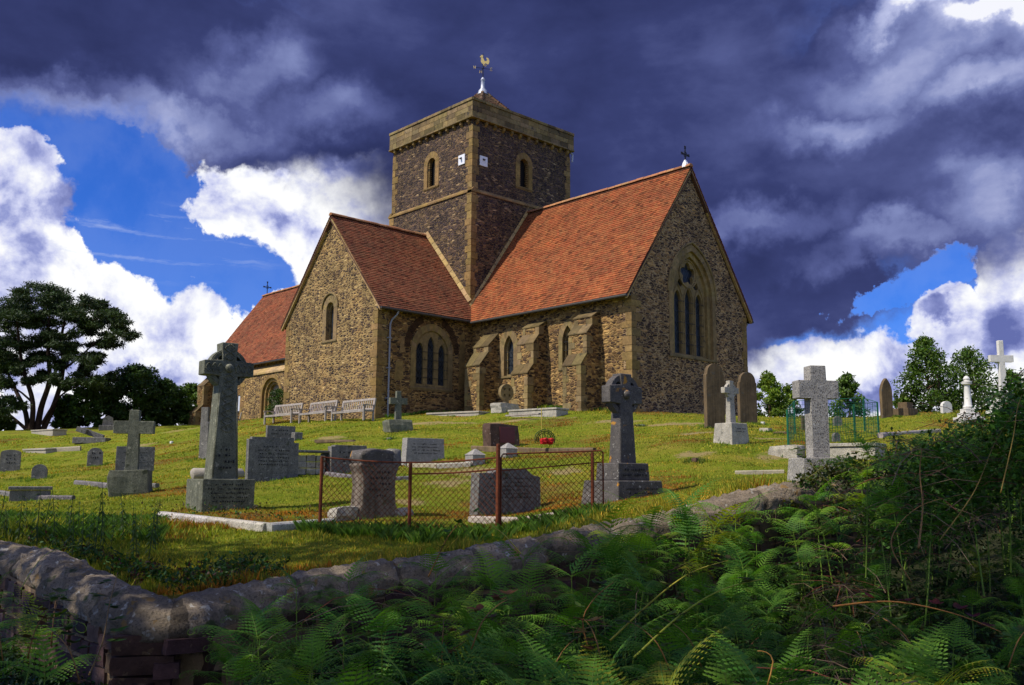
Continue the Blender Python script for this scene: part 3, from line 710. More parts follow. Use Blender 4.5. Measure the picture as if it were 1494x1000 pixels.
# two painted square sundials
for (O, U, N, a, b) in (((0, TY0, 0), X, -Y, -10.84, 13.02), ((TX1, 0, 0), Y, X, 1.0, 12.92)):
    m = MB(); m.prism([(a-.24, b-.25), (a+.24, b-.25), (a+.24, b+.25), (a-.24, b+.25)], [], O, U, Z, N, .0, .05); sdl = m.build('sundial', MT['white'], CH, bevel=.006)
    m = MB(); Ov, Uv, Nv = Vector(O), Vector(U), Vector(N); c = Ov+Uv*a+Z*(b+.03)+Nv*.055
    m.prism([(0, 0), (.14, .0), (.0, .10)], [], c-Uv*.06, Nv, Z, Uv, 0, .09); m.build('gnomon', MT['iron'], sdl)
# stone weatherings where the roofs meet the tower
m = MB()
def strip(A, B, w, N, th=.10):
    A, B, N = Vector(A), Vector(B), Vector(N); d = (B-A).normalized(); s = N.cross(d)
    if s.z < 0: s = -s
    n = 12
    for i in range(n):
        p, q_ = A.lerp(B, i/n), A.lerp(B, (i+1)/n-.004)
        m.add([p-s*.02+N*th, q_-s*.02+N*th, q_+s*w+N*.01, p+s*w+N*.01, p-s*.06, q_-s*.06], [(0, 1, 2, 3), (4, 5, 1, 0)], sandt(.15))
strip((TRX, TY0-.08, 9.78), (-10.02, TY0-.08, 5.78), .17, -Y); strip((TX1+.08, WC/2, 10.98), (TX1+.08, .2, 5.55), .11, X, .07); strip((TX1+.08, WC/2, 10.98), (TX1+.08, 7.2, 6.3), .11, X, .07)
strip((TRX, TY0-.08, 9.78), (-16.7, TY0-.08, 6.1), .17, -Y)
m.build('roof_weathering', MT['cream'], CH)
m = MB(); m.tube([(TX1+.1, TY1+.0, 14.85), (TX1+.1, TY1+.12, 14.78), (TX1+.05, TY1+.14, 14.4)], .05, 6); m.build('rainwater_spout', MT['lead'], CH)

# ---- iron ridge crosses
def ridgecross(P, h, ax, mat='iron'):
    P = Vector(P); m = MB(); d = Vector(ax)
    m.tube([P, P+Z*h], .03, 6); cz = P+Z*h*.62
    m.tube([cz-d*h*.28, cz+d*h*.28], .03, 6)
    for q_ in (cz+d*h*.28, cz-d*h*.28, P+Z*h):
        for e in ((d+Z), (d-Z)): m.tube([q_-e*.05, q_+e*.05], .025, 5)
    m.tube([cz+d*(.12*math.cos(t))+Z*(.12*math.sin(t)) for t in np.linspace(0, 6.283, 13)], .016, 5)
    c = m.build('ridge_cross', MT[mat], CH)
    return c
rc = ridgecross((-.2, WC/2, 10.95), .85, Y)
m = MB(); m.add([(-.75, WC/2-.3, 10.52), (.14, WC/2-.3, 10.52), (.14, WC/2, 10.95), (-.75, WC/2, 10.95), (-.75, WC/2+.3, 10.52), (.14, WC/2+.3, 10.52), (-.2, WC/2, 11.3)], [(0, 1, 2, 3), (3, 2, 5, 4), (2, 6, 3)]); 
mm = MB(); mm.lathe([(.17, -.12), (.13, .06), (.05, .22)], 8, (-.2, WC/2, 11.0)); mm.build('lead_base', MT['white'], rc)

# ---- nave and south doorway
NX0 = -37.3
m = MB(); m.prism([(NX0, ZB), (tx0+.6, ZB), (tx0+.6, 4.7), (NX0, 4.7)], [], (0, 0, 0), X, Z, -Y, -.6, 0); nv = m.build('nave_south_wall', MT['rub_south'], CH)
m = MB(); m.prism([(0.02, ZB), (WC, ZB), (WC, 4.8), (WC/2, 10.2), (0.02, 4.8)], [], (NX0, 0, 0), Y, Z, -X, -.6, 0); m.build('nave_west_wall', MT['rub_trans'], CH)
NR = gabled('nave_roof', 'x', NX0-.15, TX0, WC/2, WC/2+.38, 4.55, 10.42, RED2)
gutter((NX0, -.43, 4.48), (-17.6, -.43, 4.48))
ridgecross((NX0+.4, WC/2, 10.45), .95, Y)
# porch-like projection with a round arched doorway
px0, px1, pd = -31.2, -20.5, -.55; dcx = -27.35
do = (dcx, 2.5, .3, 2.45, 3.62, 10); di = (dcx, 1.35, .3, 2.45, 3.12, 10)
m = MB(); m.prism([(px0, -.8), (px1, -.8), (px1, 3.75), (px0, 3.75)], [arch(*do)], (0, pd, 0), X, Z, -Y, -.5, 0); pc = m.build('doorway_projection', MT['rub_trans'], CH)
m = MB(); n = 10
for i in range(n):
    xa = px0-.08+(px1-px0+.16)*i/n; m.prism([(pd-.08, 3.74), (pd-.08, 3.84), (-.0, 4.35), (-.0, 4.2)], [], (xa, 0, 0), Y, Z, X, 0, (px1-px0)/n-.01, sandt(.12))
m.build('sloping_capstones', MT['cream'], pc)
quoins((px0, pd), 1, 1, -.3, 3.7, pc)
dr = MB()
for i, (wo, wi, dn) in enumerate(((2.5, 2.1, .0), (2.1, 1.7, -.14), (1.7, 1.35, -.28))):
    a_, b_ = arch(dcx, wi, .3, 2.45, 2.45+wi*.47, 10), arch(dcx, wo, .3, 2.45, 2.45+wo*.47, 10)
    for j in range(len(a_)):
        if j == 0: continue
        k2 = (j+1) % len(a_)
        if j == len(a_)-1: k2 = 0
        dr.prism([b_[j], b_[k2], a_[k2], a_[j]], [], (0, pd, 0), X, Z, -Y, -.5, dn+.03, sandt(.15))
dr.build('door_arch', MT['sand'], pc)
m = MB()
for i in range(7): m.prism([(dcx-.72+i*.206, .3), (dcx-.72+i*.206+.198, .3), (dcx-.72+i*.206+.198, 3.2), (dcx-.72+i*.206, 3.2)], [], (0, pd, 0), X, Z, -Y, -.48, -.42, (.9+.2*random.random(),)*3)
MT['door'] = flat('door_oak', (.19, .15, .13), .7, 0, .25, 12, True); dd = m.build('door', MT['door'], CH)
m = MB(); [m.box((dcx-.35, pd+.40, z), (.6, .02, .05)) for z in (.9, 2.3)]; m.build('hinge', MT['iron'], dd)
buttw = MB()
for d_, za, zb_ in ((1.2, 1.9, 2.4),): pass
b = buttress(NX0, NX0+1.0, [(1.1, 1.8, 2.3), (.6, 3.6, 4.2)])
# ------------------------------------------------------------------ terrain
def P3(px, py, d):
    """point seen in direction (px, py) at horizontal distance d along the view bearing"""
    v = _F+_R*(px-747)/FPX-_U*(py-500)/FPX; t = d/(v[:2]@FH); return CP+v*t
def ud(x, y):
    q = np.array([x-CP[0], y-CP[1]]); return q@RH, q@FH
def xy(u, d): q = CP[:2]+RH*u+FH*d; return q[0], q[1]
# yard wall centre line, (direction px, py of its top, distance)
WL = [(-620, 745, 16), (-260, 766, 12.6), (0, 791, 10.1), (110, 826, 8.6), (232, 874, 7.45), (310, 864, 7.75), (420, 843, 8.2), (560, 820, 8.7), (755, 792, 9.4), (870, 768, 10.0), (1000, 742, 10.6), (1130, 709, 11.3), (1300, 690, 12.4), (1494, 660, 13.8), (1800, 640, 16), (2300, 640, 19)]
WP = np.array([P3(*w) for w in WL])
WUD = np.array([ud(p[0], p[1]) for p in WP])
ctrl = [(0, 794, 10.6), (235, 868, 8.1), (420, 842, 8.8), (740, 795, 10.0), (1000, 748, 11.2), (1130, 716, 11.9), (1300, 692, 13), (1494, 655, 14.4),
        (100, 762, 13), (300, 758, 14), (470, 772, 12.5), (600, 772, 12.2), (727, 782, 11.6), (870, 748, 12.2), (620, 760, 14), (740, 750, 15.5), (900, 728, 15), (1200, 703, 15.5), (1060, 700, 15),
        (320, 742, 16), (185, 722, 21), (30, 688, 31), (138, 680, 36), (80, 658, 43), (60, 631, 52), (150, 628, 54), (250, 627, 54), (400, 700, 21), (410, 643, 32), (510, 690, 22), (617, 675, 24), (580, 630, 32),
        (730, 655, 26), (900, 640, 27), (1065, 645, 21), (1045, 624, 28), (1090, 616, 30.5), (1290, 608, 37), (1410, 618, 31), (1465, 600, 34), (1180, 628, 30), (1250, 665, 20), (1350, 640, 22), (-120, 700, 28), (-200, 650, 48), (1600, 620, 32), (1650, 640, 20)]
cp = [(*ud(*P3(*c)[:2]), P3(*c)[2]) for c in ctrl]
for (x, y, z) in ((.3, -.4, .02), (0, 8.4, .0), (-3.5, -1.6, .22), (-6.8, -1.5, .42), (-9.6, -.5, .45), (-9.64, -5.4, -.02), (-11, -6.4, -.10), (-14, -6.3, -.06), (-17, -6.5, .02), (-19, -5.5, .38), (-24, -1.2, .66), (-31, -1, .75), (-38, -1, .98), (-44, 4, .9), (-30, 14, .7), (-10, 16, .4), (4, 16, -.1), (-45, -8, .6), (-3.5, -4.0, -.25), (14, 12, -.05)):
    cp.append((*ud(x, y), z))
cp = np.array(cp)
def tpsfit(P, lam=.6):
    n = len(P); S = 10.0; A = P[:, :2]/S
    r2 = ((A[:, None]-A[None])**2).sum(-1); K = np.where(r2 > 0, .5*r2*np.log(np.maximum(r2, 1e-12)), 0)+np.eye(n)*lam*.01
    Q = np.hstack([np.ones((n, 1)), A]); M_ = np.block([[K, Q], [Q.T, np.zeros((3, 3))]])
    w = np.linalg.solve(M_, np.concatenate([P[:, 2], np.zeros(3)])); return A, w, S
TA, TW_, TS_ = tpsfit(cp)
def tps(U_, D_):
    q = np.stack([U_, D_], -1)/TS_; out = np.empty(len(q))
    for i in range(0, len(q), 20000):
        a = q[i:i+20000]; r2 = ((a[:, None]-TA[None])**2).sum(-1); K = np.where(r2 > 0, .5*r2*np.log(np.maximum(r2, 1e-12)), 0)
        out[i:i+20000] = K@TW_[:-3]+TW_[-3]+a@TW_[-2:]
    return out
def wall_d(U_, D_):
    """signed distance to the yard wall line in the (u, d) plane: positive inside the yard"""
    best = np.full(len(U_), 1e9); sg = np.ones(len(U_))
    for a, b in zip(WUD[:-1], WUD[1:]):
        v = b-a; L2 = v@v; t = np.clip(((U_-a[0])*v[0]+(D_-a[1])*v[1])/L2, 0, 1)
        dx, dy = U_-(a[0]+v[0]*t), D_-(a[1]+v[1]*t); ds = np.hypot(dx, dy); cr = v[0]*(D_-a[1])-v[1]*(U_-a[0])
        m = ds < best-1e-9; best = np.where(m, ds, best); sg = np.where(m, np.sign(cr), sg)
    # inside the corner both walls must agree
    return best*sg
def sst(x, a, b):
    t = np.clip((x-a)/(b-a), 0, 1); return t*t*(3-2*t)
def bumps(U_, D_):
    return .035*np.sin(U_*1.7+np.sin(D_*1.1)*1.3)*np.sin(D_*1.3+U_*.4)+.018*np.sin(U_*4.1+D_*2.2)*np.sin(D_*3.7-U_)
def ground(U_, D_):
    U_ = np.atleast_1d(np.asarray(U_, float)); D_ = np.atleast_1d(np.asarray(D_, float))
    Uc = np.clip(U_, -45, 45); Dc = np.clip(D_, 6, 64)
    zi = tps(Uc, Dc)+bumps(U_, D_)*sst(D_, 8, 12)
    # the plateau falls away beyond the churchyard
    far = np.maximum(np.maximum(D_-64, np.abs(U_)-45), 0); zi = np.minimum(zi, 1.3)
    zi = zi-sst(far, 0, 60)*22-np.minimum(far, 400)*.03
    sd_ = wall_d(Uc, D_)
    # the lane side: lower than the yard, its bank rising to the right
    zo = -4.45+.55*sst(U_, 1, 5)+.9*sst(U_, 4, 9)+.25*sst(D_, 3, 9)
    zo = zo-2.5*sst(-D_, 6, 40)
    k = sst(sd_, -.30, .18)
    return zi*k+zo*(1-k)
def gz(x, y):
    u, d = ud(x, y); return float(ground(u, d)[0])
def place(px, py, dmin=8.0):
    """where the sight line through (px, py) first reaches the ground"""
    v = _F+_R*(px-747)/FPX-_U*(py-500)/FPX; v = v/(v[:2]@FH)
    ds = np.arange(dmin, 90, .1); pts = CP[None]+v[None]*ds[:, None]
    U_, D_ = (pts[:, :2]-CP[:2])@RH, (pts[:, :2]-CP[:2])@FH; h = pts[:, 2]-ground(U_, D_)
    i = np.where(h <= 0)[0]
    if len(i) == 0:
        i = [int(np.argmin(h))]
    j = i[0]; p = pts[j]; return Vector((p[0], p[1], gz(p[0], p[1]))), float(ds[j])

BARE = []
for a, b, rx_, ry_ in ((660, 704, .8, .35), (560, 700, .5, .3), (690, 688, 1.1, .4), (745, 712, .7, .3), (600, 735, .5, .2), (1120, 640, .8, .3), (1015, 633, .8, .3), (1010, 664, .6, .3), (1140, 668, .8, .3), (640, 618, 2.6, .35), (770, 612, 2.2, .3), (900, 615, 1.6, .3), (980, 619, 2.0, .3), (480, 640, .8, .3), (260, 629, 2.5, .5), (200, 652, 1.0, .4), (820, 690, .5, .25), (850, 745, .6, .3)):
    q, dd_ = place(a, b); BARE.append((q.x, q.y, rx_, ry_))
def bare(x, y):
    r = np.zeros(len(x))
    for a, b, rx_, ry_ in BARE:
        du = (x-a)*RH[0]+(y-b)*RH[1]; dd_ = (x-a)*FH[0]+(y-b)*FH[1]
        r = np.maximum(r, 1-np.hypot(du/rx_, dd_/(ry_*2.2))+.25*np.sin(x*7+y*5)*np.sin(y*9-x*3))
    return np.clip(r*1.6, 0, 1)
def rust(x, y):
    v = np.sin(x*.55+1.7*np.sin(y*.35+.5))*np.cos(y*.62-x*.22)+.35*np.sin(x*2.1+y*1.3)+.25*np.sin(x*4.3-y*3.7)
    u, d = (x-CP[0])*RH[0]+(y-CP[1])*RH[1], (x-CP[0])*FH[0]+(y-CP[1])*FH[1]
    near = np.exp(-((u+.3)/3.5)**2-((d-14.5)/2.2)**2)*.9+np.exp(-((u-9)/4)**2-((d-22)/4)**2)*.6
    return np.clip((v+near*1.15-.34)*1.5, 0, 1)
def grassmat():
    g = newmat('grass_turf'); oc = g.oc
    n1 = g.noise(oc, .55, 5, .6, .6); n2 = g.noise(oc, 3.0, 5, .65); n3 = g.noise(oc, 40, 4, .7); n4 = g.noise(oc, .23, 3, .6); n5 = g.noise(oc, 1.3, 5, .65)
    c = g.ramp(g.math('ADD', g.math('MULTIPLY', n1, .6), g.math('MULTIPLY', n2, .4)), [(.30, (.095, .15, .008)), (.48, (.18, .22, .012)), (.62, (.28, .24, .03)), (.75, (.36, .28, .08))])
    rust = g.math('MULTIPLY', g.n('ShaderNodeAttribute', {'attribute_name': 'rust'}).outputs['Fac'], g.rng(n5, .35, .6))
    c = g.mix(g.math('MULTIPLY', rust, .75), c, (.16, .085, .03))
    ba = g.n('ShaderNodeAttribute', {'attribute_name': 'bare'}).outputs['Fac']; bare = g.math('MULTIPLY', g.rng(g.math('ADD', ba, g.math('MULTIPLY', g.math('SUBTRACT', n2, .5), 2.2)), .35, .8), .8)
    c = g.mix(bare, c, g.mix(n5, (.40, .28, .15), (.30, .23, .09)))
    c = g.mix(1.0, c, g.ramp(n3, [(.25, .55), (.75, 1.45)]), 'MULTIPLY')
    g.set(g.b.inputs['Base Color'], c); g.b.inputs['Roughness'].default_value = .95; g.b.inputs['Specular IOR Level'].default_value = .1
    setbump(g, g.math('ADD', n3, g.math('MULTIPLY', n2, 1.2)), .05); return g.m
MT['grass'] = grassmat()
def soilmat():
    g = newmat('lane_bank_soil'); n = g.noise(g.oc, 3, 6, .65); n2 = g.noise(g.oc, 30, 4, .65)
    c = g.ramp(g.math('ADD', g.math('MULTIPLY', n, .6), g.math('MULTIPLY', n2, .4)), [(.3, (.012, .014, .006)), (.55, (.03, .035, .010)), (.75, (.06, .05, .02))])
    g.set(g.b.inputs['Base Color'], c); setbump(g, n2, .04); return g.m
MT['soil'] = soilmat()
def axis(*segs):
    out = []
    for a, b, s in segs: out += list(np.arange(a, b, s))
    return np.array(out+[segs[-1][1]])
us = axis((-600, -60, 30), (-60, -14, 1.5), (-14, 14, .22), (14, 50, 1.2), (50, 600, 30)); dsx = axis((-200, -12, 8), (-12, 2, 1), (2, 18, .2), (18, 45, .45), (45, 80, 1.5), (80, 900, 35))
UU, DD = np.meshgrid(us, dsx); ZZ = ground(UU.ravel(), DD.ravel()); XY = CP[:2]+UU.ravel()[:, None]*RH+DD.ravel()[:, None]*FH
nu_, nd_ = len(us), len(dsx); ii = (np.arange(nd_-1)[:, None]*nu_+np.arange(nu_-1)[None]).ravel()
FF = np.stack([ii, ii+1, ii+1+nu_, ii+nu_], 1); VV = np.column_stack([XY, ZZ])
gr = fastmesh('ground', VV, FF, MT['grass'], smooth=True); tag(gr, None, None, None, 'structure')
gr.data.materials.append(MT['soil'])
for nm_, fn in (('bare', bare), ('rust', rust)):
    a_ = gr.data.attributes.new(nm_, 'FLOAT', 'POINT'); a_.data.foreach_set('value', fn(VV[:, 0], VV[:, 1]).astype('f'))
cen = VV[FF].mean(1); Uc_, Dc_ = (cen[:, :2]-CP[:2])@RH, (cen[:, :2]-CP[:2])@FH
gr.data.polygons.foreach_set('material_index', (wall_d(np.clip(Uc_, -45, 45), Dc_) < -.05).astype('i'))

# ------------------------------------------------------------------ yard wall: rubble faces, rounded coping
MT['coping'] = stone('coping_stone', (.24, .195, .150), .55, (.12, .095, .07), [((.40, .37, .32), 11), ((.055, .07, .025), 2.6), ((.26, .16, .06), 6)], .03, 7, .95, lichen_amt=.61)
MT['wallstone'] = stone('wall_rubble', (.085, .055, .045), .5, None, [((.16, .12, .07), 12)], .025, 9, .9, lichen_amt=.62)
MT['mortar'] = stone('lime_mortar', (.27, .19, .115), .4, None, None, .03, 14, .95)
YW = thing('yard_wall', 'low rubble churchyard wall with rounded mossy coping, turning a corner in the foreground', 'wall', tuple(WP[4]*[1, 1, 0]+[0, 0, -4.4]))
OW = Vector(YW.location)
def smoothline(P, step):
    """Catmull-Rom through the points, resampled"""
    out = []
    for i in range(len(P)-1):
        p0, p1, p2, p3 = P[max(i-1, 0)], P[i], P[i+1], P[min(i+2, len(P)-1)]; n = max(2, int(np.linalg.norm(p2-p1)/step))
        for k in range(n):
            t = k/n; out.append(.5*((2*p1)+(-p0+p2)*t+(2*p0-5*p1+4*p2-p3)*t*t+(-p0+3*p1-3*p2+p3)*t**3))
    out.append(P[-1]); return np.array(out)
wl = smoothline(WP, .045)
tan = np.gradient(wl, axis=0); tan[:, 2] = 0; tan /= np.linalg.norm(tan, axis=1)[:, None]
for _ in range(3): tan[1:-1] = (tan[:-2]+tan[1:-1]*2+tan[2:]); tan /= np.linalg.norm(tan, axis=1)[:, None]
nrm = np.column_stack([tan[:, 1], -tan[:, 0], np.zeros(len(tan))])         # towards the lane
arc = np.concatenate([[0], np.cumsum(np.linalg.norm(np.diff(wl, axis=0), axis=1))])
NP = 21; cv = []; cf = []; ct = []
joints = []; s_ = 0
while s_ < arc[-1]: s_ += random.uniform(.55, 1.1); joints.append(s_)
joints = np.array(joints)
for i in range(len(wl)):
    st = np.searchsorted(joints, arc[i]); rgs = random.Random(int(st)); oz = rgs.uniform(-.014, .014); on = rgs.uniform(-.02, .02); rot = rgs.uniform(-.06, .06)
    nj = np.min(np.abs(joints-arc[i])); gap = .035*max(0, 1-nj/.05)
    for k in range(NP):
        a = -0.35+(math.pi+.7)*k/(NP-1); r = .27-gap
        e = .012*math.sin(arc[i]*9+k*1.7)+.010*math.sin(arc[i]*23+k*2.9)+.006*math.sin(arc[i]*47+k*4.1)+.005*math.sin(arc[i]*31-k*2.3+st)+random.uniform(-.003, .003)
        nn_ = math.cos(a)*(r+e)*1.0; zz_ = math.sin(a)*(r*.78+e)
        cv.append(wl[i]+nrm[i]*(nn_+on)+np.array([0, 0, zz_-.20+oz+rot*nn_])-np.array(OW))
for i in range(len(wl)-1):
    st = np.searchsorted(joints, arc[i]); q = random.Random(int(st)*7+1).uniform(.75, 1.2)
    if np.min(np.abs(joints-arc[i]-.022)) < .024: q *= .5
    for k in range(NP-1): cf.append((i*NP+k, (i+1)*NP+k, (i+1)*NP+k+1, i*NP+k+1)); ct.append((q, q, q*.98))
    cf.append((i*NP+NP-1, (i+1)*NP+NP-1, (i+1)*NP, i*NP)); ct.append((.5, .5, .5))
fastmesh('coping', np.array(cv), np.array(cf), MT['coping'], np.array(ct), YW, smooth=True)
# core behind the stones
m = MB()
for i in range(0, len(wl)-8, 8):
    A, B = Vector(wl[i])-OW, Vector(wl[i+8])-OW; na, nb = Vector(nrm[i]), Vector(nrm[i+8])
    m.add([A+na*.262-Z*.22, B+nb*.262-Z*.22, B+nb*.262-Z*1.9, A+na*.262-Z*1.9, A-na*.2-Z*.22, B-nb*.2-Z*.22, B-nb*.2-Z*1.9, A-na*.2-Z*1.9], [(3, 2, 1, 0), (4, 5, 6, 7)])
m.build('mortar_core', MT['mortar'], YW)
m = MB(); sdn = 0
for j in range(6):
    z = -.30-j*.155; s_ = random.uniform(0, .3)
    while s_ < arc[-1]-.4:
        w_ = random.uniform(.16, .46); i = int(np.searchsorted(arc, s_+w_/2)); sdn += 1
        if i >= len(wl): break
        u_, d_ = ud(*wl[i][:2])
        if -8 < u_ < 4.5:
            c = Vector(wl[i])+Vector(nrm[i])*.205-OW; t = random.choice((1, .8, .55, 1.2, 1.7)); t = (t, t*random.uniform(.8, 1.05), t*random.uniform(.8, 1.15))
            hh = random.uniform(.10, .15)
            m.rock((c.x, c.y, c.z+z+random.uniform(-.02, .02)), (w_*.94, .16, hh), math.atan2(tan[i][1], tan[i][0])+random.uniform(-.03, .03), sdn, .065, 2, t, .97)
        s_ += w_
for j in range(7):
    c = Vector(WP[4])-OW+Vector(nrm[int(np.argmin(np.linalg.norm(wl-WP[4], axis=1)))])*.10
    m.rock((c.x, c.y, c.z-.30-j*.15), (random.uniform(.36, .46), random.uniform(.36, .46), .135), YAW+.2, 900+j, .06, 2, (1, .85, .85), .97)
m.build('rubble_stones', MT['wallstone'], YW, sharp=42)
# ------------------------------------------------------------------ graves
MT['granite'] = stone('grey_granite', (.36, .34, .31), .25, (.05, .045, .045), [((.5, .48, .44), 20)], .012, 10)
MT['greystone'] = stone('grey_headstone', (.195, .188, .175), .42, (.075, .07, .07), [((.33, .31, .27), 11), ((.07, .075, .05), 3.0)], .010, 8, streak=.3)
MT['greenstone'] = stone('green_grey_stone', (.165, .170, .125), .42, (.065, .068, .048), [((.27, .26, .19), 8), ((.055, .06, .035), 3.0)], .012, 8, streak=.25)
MT['fenced'] = stone('grey_brown_stone', (.21, .17, .135), .5, (.11, .09, .075), [((.10, .09, .05), 4)], .02, 7, streak=.5)
MT['brownstone'] = stone('brown_sandstone', (.15, .105, .058), .35, None, [((.12, .10, .07), 6)], .012, 6, streak=.4)
MT['lichened'] = stone('dark_lichened_granite', (.115, .105, .10), .45, (.05, .045, .045), [((.42, .40, .36), 15), ((.46, .22, .035), 4.5)], .014, 9, lichen_amt=.64)
MT['marble'] = stone('white_marble', (.66, .64, .60), .14, None, [((.40, .38, .34), 9)], .006, 6, .5)
MT['kerb'] = stone('pale_kerb', (.40, .36, .29), .25, (.30, .27, .24), [((.26, .24, .20), 8)], .012, 8)
MT['kerbwhite'] = stone('white_kerb', (.50, .47, .42), .3, (.22, .2, .17), [((.16, .16, .11), 7)], .012, 7)
MT['whitish'] = stone('rough_limestone', (.42, .39, .33), .35, (.22, .2, .17), [((.18, .17, .14), 8)], .02, 8)
MT['redrock'] = stone('red_rock', (.11, .066, .048), .5, None, [((.28, .2, .16), 10)], .04, 6)
MT['ink'] = flat('incised_lettering', (.022, .022, .022), .9)
MT['rust'] = stone('rusted_iron', (.17, .045, .018), .55, (.07, .025, .015), None, .006, 25, .9)
MT['teak'] = stone('weathered_teak', (.34, .30, .27), .25, None, None, .004, 20, .8, streak=.3)
def script(parent, w, h, z0, y, rows, seed, x0=0, mat='ink', rx=0, lh=None):
    """worn, unreadable lines of cut lettering"""
    rg = random.Random(seed); m = MB(); lh = lh or h/(rows*1.7)
    for r in range(rows):
        zc = z0+h-(r+.5)*h/rows; ww = w*rg.uniform(.55, 1.0); x = -ww/2
        while x < ww/2:
            l = rg.uniform(.3, .9)*lh
            if rg.random() < .82: m.box((x0+x+l/2, y+rx*(zc-z0), zc+rg.uniform(-.1, .1)*lh), (l*.72, .003, lh*rg.uniform(.35, .8)))
            x += l+lh*.22
    o = m.build('inscription', MT[mat], parent); o['kind'] = 'part'; del o['kind']; return o
def site(px, py, size_px, dep=None):
    p, d = place(px, py); return p, d, (d/FPX)*1.0      # metres per pixel
# facing: the inscribed side of these stones looks east, along +x; here local -y is the inscribed front
EAST = rad(90)
def headstone(name, label, px, py, wpx, hpx, mat, top='flat', thick=.11, rz=EAST, rows=0, base=False, taper=1.0, group=None, lean=0, sink=.12, foreshorten=None, ins='ink', cat='gravestone', shoulder=.14, mpp=None):
    p, d, k = site(px, py, wpx); k = mpp or k
    # apparent width -> real width from how the face is turned to the viewer
    va = math.atan2(p.y-CP[1], p.x-CP[0]); fc = abs(math.sin(rz-va)*0+math.cos((rz)-(va-math.pi/2)))
    h = hpx*k; w = (wpx*k-thick*abs(math.sin(rz-(va-math.pi/2))))/max(fc, .3)
    t = thing(name, label, cat, p, rz, group); t.rotation_euler.y = lean
    a = w/2
    if top == 'flat': out = [(-a, -sink), (a, -sink), (a*taper, h), (-a*taper, h)]
    elif top == 'round': out = [(-a, -sink), (a, -sink)]+[(a*math.cos(q), h-a*.95+a*.95*math.sin(q)) for q in np.linspace(0, math.pi, 15)]
    elif top == 'segment': out = [(-a, -sink), (a, -sink)]+[(a*math.cos(q)*1.0, h-a*.35+a*.35*math.sin(q)) for q in np.linspace(0, math.pi, 11)]
    elif top == 'point': out = arch(0, w, -sink, h*.62, h, 8)
    elif top == 'ogee': out = [(-a, -sink), (a, -sink), (a, h*.78), (a*.82, h*.80), (a*.78, h*.86), (a*.5, h*.96), (0, h), (-a*.5, h*.96), (-a*.78, h*.86), (-a*.82, h*.80), (-a, h*.78)]
    elif top == 'shoulder': s = shoulder*w; out = [(-a, -sink), (a, -sink), (a, h*.88), (a-s, h*.88), (a-s, h), (-a+s*.6, h), (-a+s*.6, h*.95), (-a, h*.95)]
    elif top == 'tall': out = [(-a, -sink), (a, -sink), (a, h-a*1.05), (a*.90, h-a*.98)]+[(a*.88*math.cos(q), h-a*.88+a*.88*math.sin(q)) for q in np.linspace(.05, math.pi-.05, 15)]+[(-a*.90, h-a*.98), (-a, h-a*1.05)]
    elif top == 'wavy': out = [(-a, -sink), (a, -sink), (a*.96, h*.82), (a*.72, h*.86), (a*.5, h), (-a*.35, h*1.0), (-a*.55, h*.90), (-a*.95, h*.9)]
    m = MB(); m.prism(out, [], (0, 0, 0), X, Z, -Y, -thick/2, thick/2, (1, 1, 1)); m.build('slab', MT[mat], t, bevel=.008)
    if base:
        b = MB(); b.box((0, 0, 0), (w*1.25, thick*2.4, .2)); b.build('plinth', MT[mat], t, bevel=.01)
    if rows: script(t, w*.72, h*.5, h*.32, -thick/2-.0025, rows, int(px), mat=ins)
    return t, w, h, d
def kerb(name, label, pts, mat='kerb', w=.14, h=.14, closed=False, cat='grave kerb', post=None, above=.12, group=None):
    """stone kerb lying on the ground through image points"""
    P = [place(*q)[0] for q in pts]
    t = thing(name, label, cat, P[0], 0, group); O = Vector(P[0]); n = len(P)
    for i in range(n if closed else n-1):
        A, B = P[i]-O, P[(i+1) % n]-O; d = B-A; L = d.length
        if L < .02: continue
        k = max(1, int(L/1.2)); d.normalize(); s = d.cross(Z).normalized(); up = s.cross(d).normalized()
        for j in range(k):
            m = MB(); a, b = A+d*(L*j/k), A+d*(L*(j+1)/k-.01)
            m.prism([(-w/2, -.12), (w/2, -.12), (w/2, above*.75), (w/2*.6, above), (-w/2*.6, above), (-w/2, above*.75)], [], a, s, up, d, -w*.2 if j == 0 else 0, (b-a).length, sandt(.08)); m.build('kerb_stone', MT[mat], t, bevel=.006)
    return t
def slabgrave(name, label, px, py, wpx, hpx, mat, lm=1.8, h=None, rz=0, tilt=0, cat='grave slab', over=.03, step=False):
    p, d, k = site(px, py, wpx); L = lm; t = thing(name, label, cat, p, rz); hh = h or hpx*k
    va = math.atan2(p.y-CP[1], p.x-CP[0]); w = .75
    m = MB(); m.box((0, 0, hh*.5-.08), (L, w, hh+.1)); m.build('slab_base', MT[mat], t, bevel=.012)
    m = MB(); m.box((0, 0, hh+.02), (L+over*2, w+over*2, .07)); m.build('slab', MT[mat], t, bevel=.012)
    t.rotation_euler.x = tilt
    return t
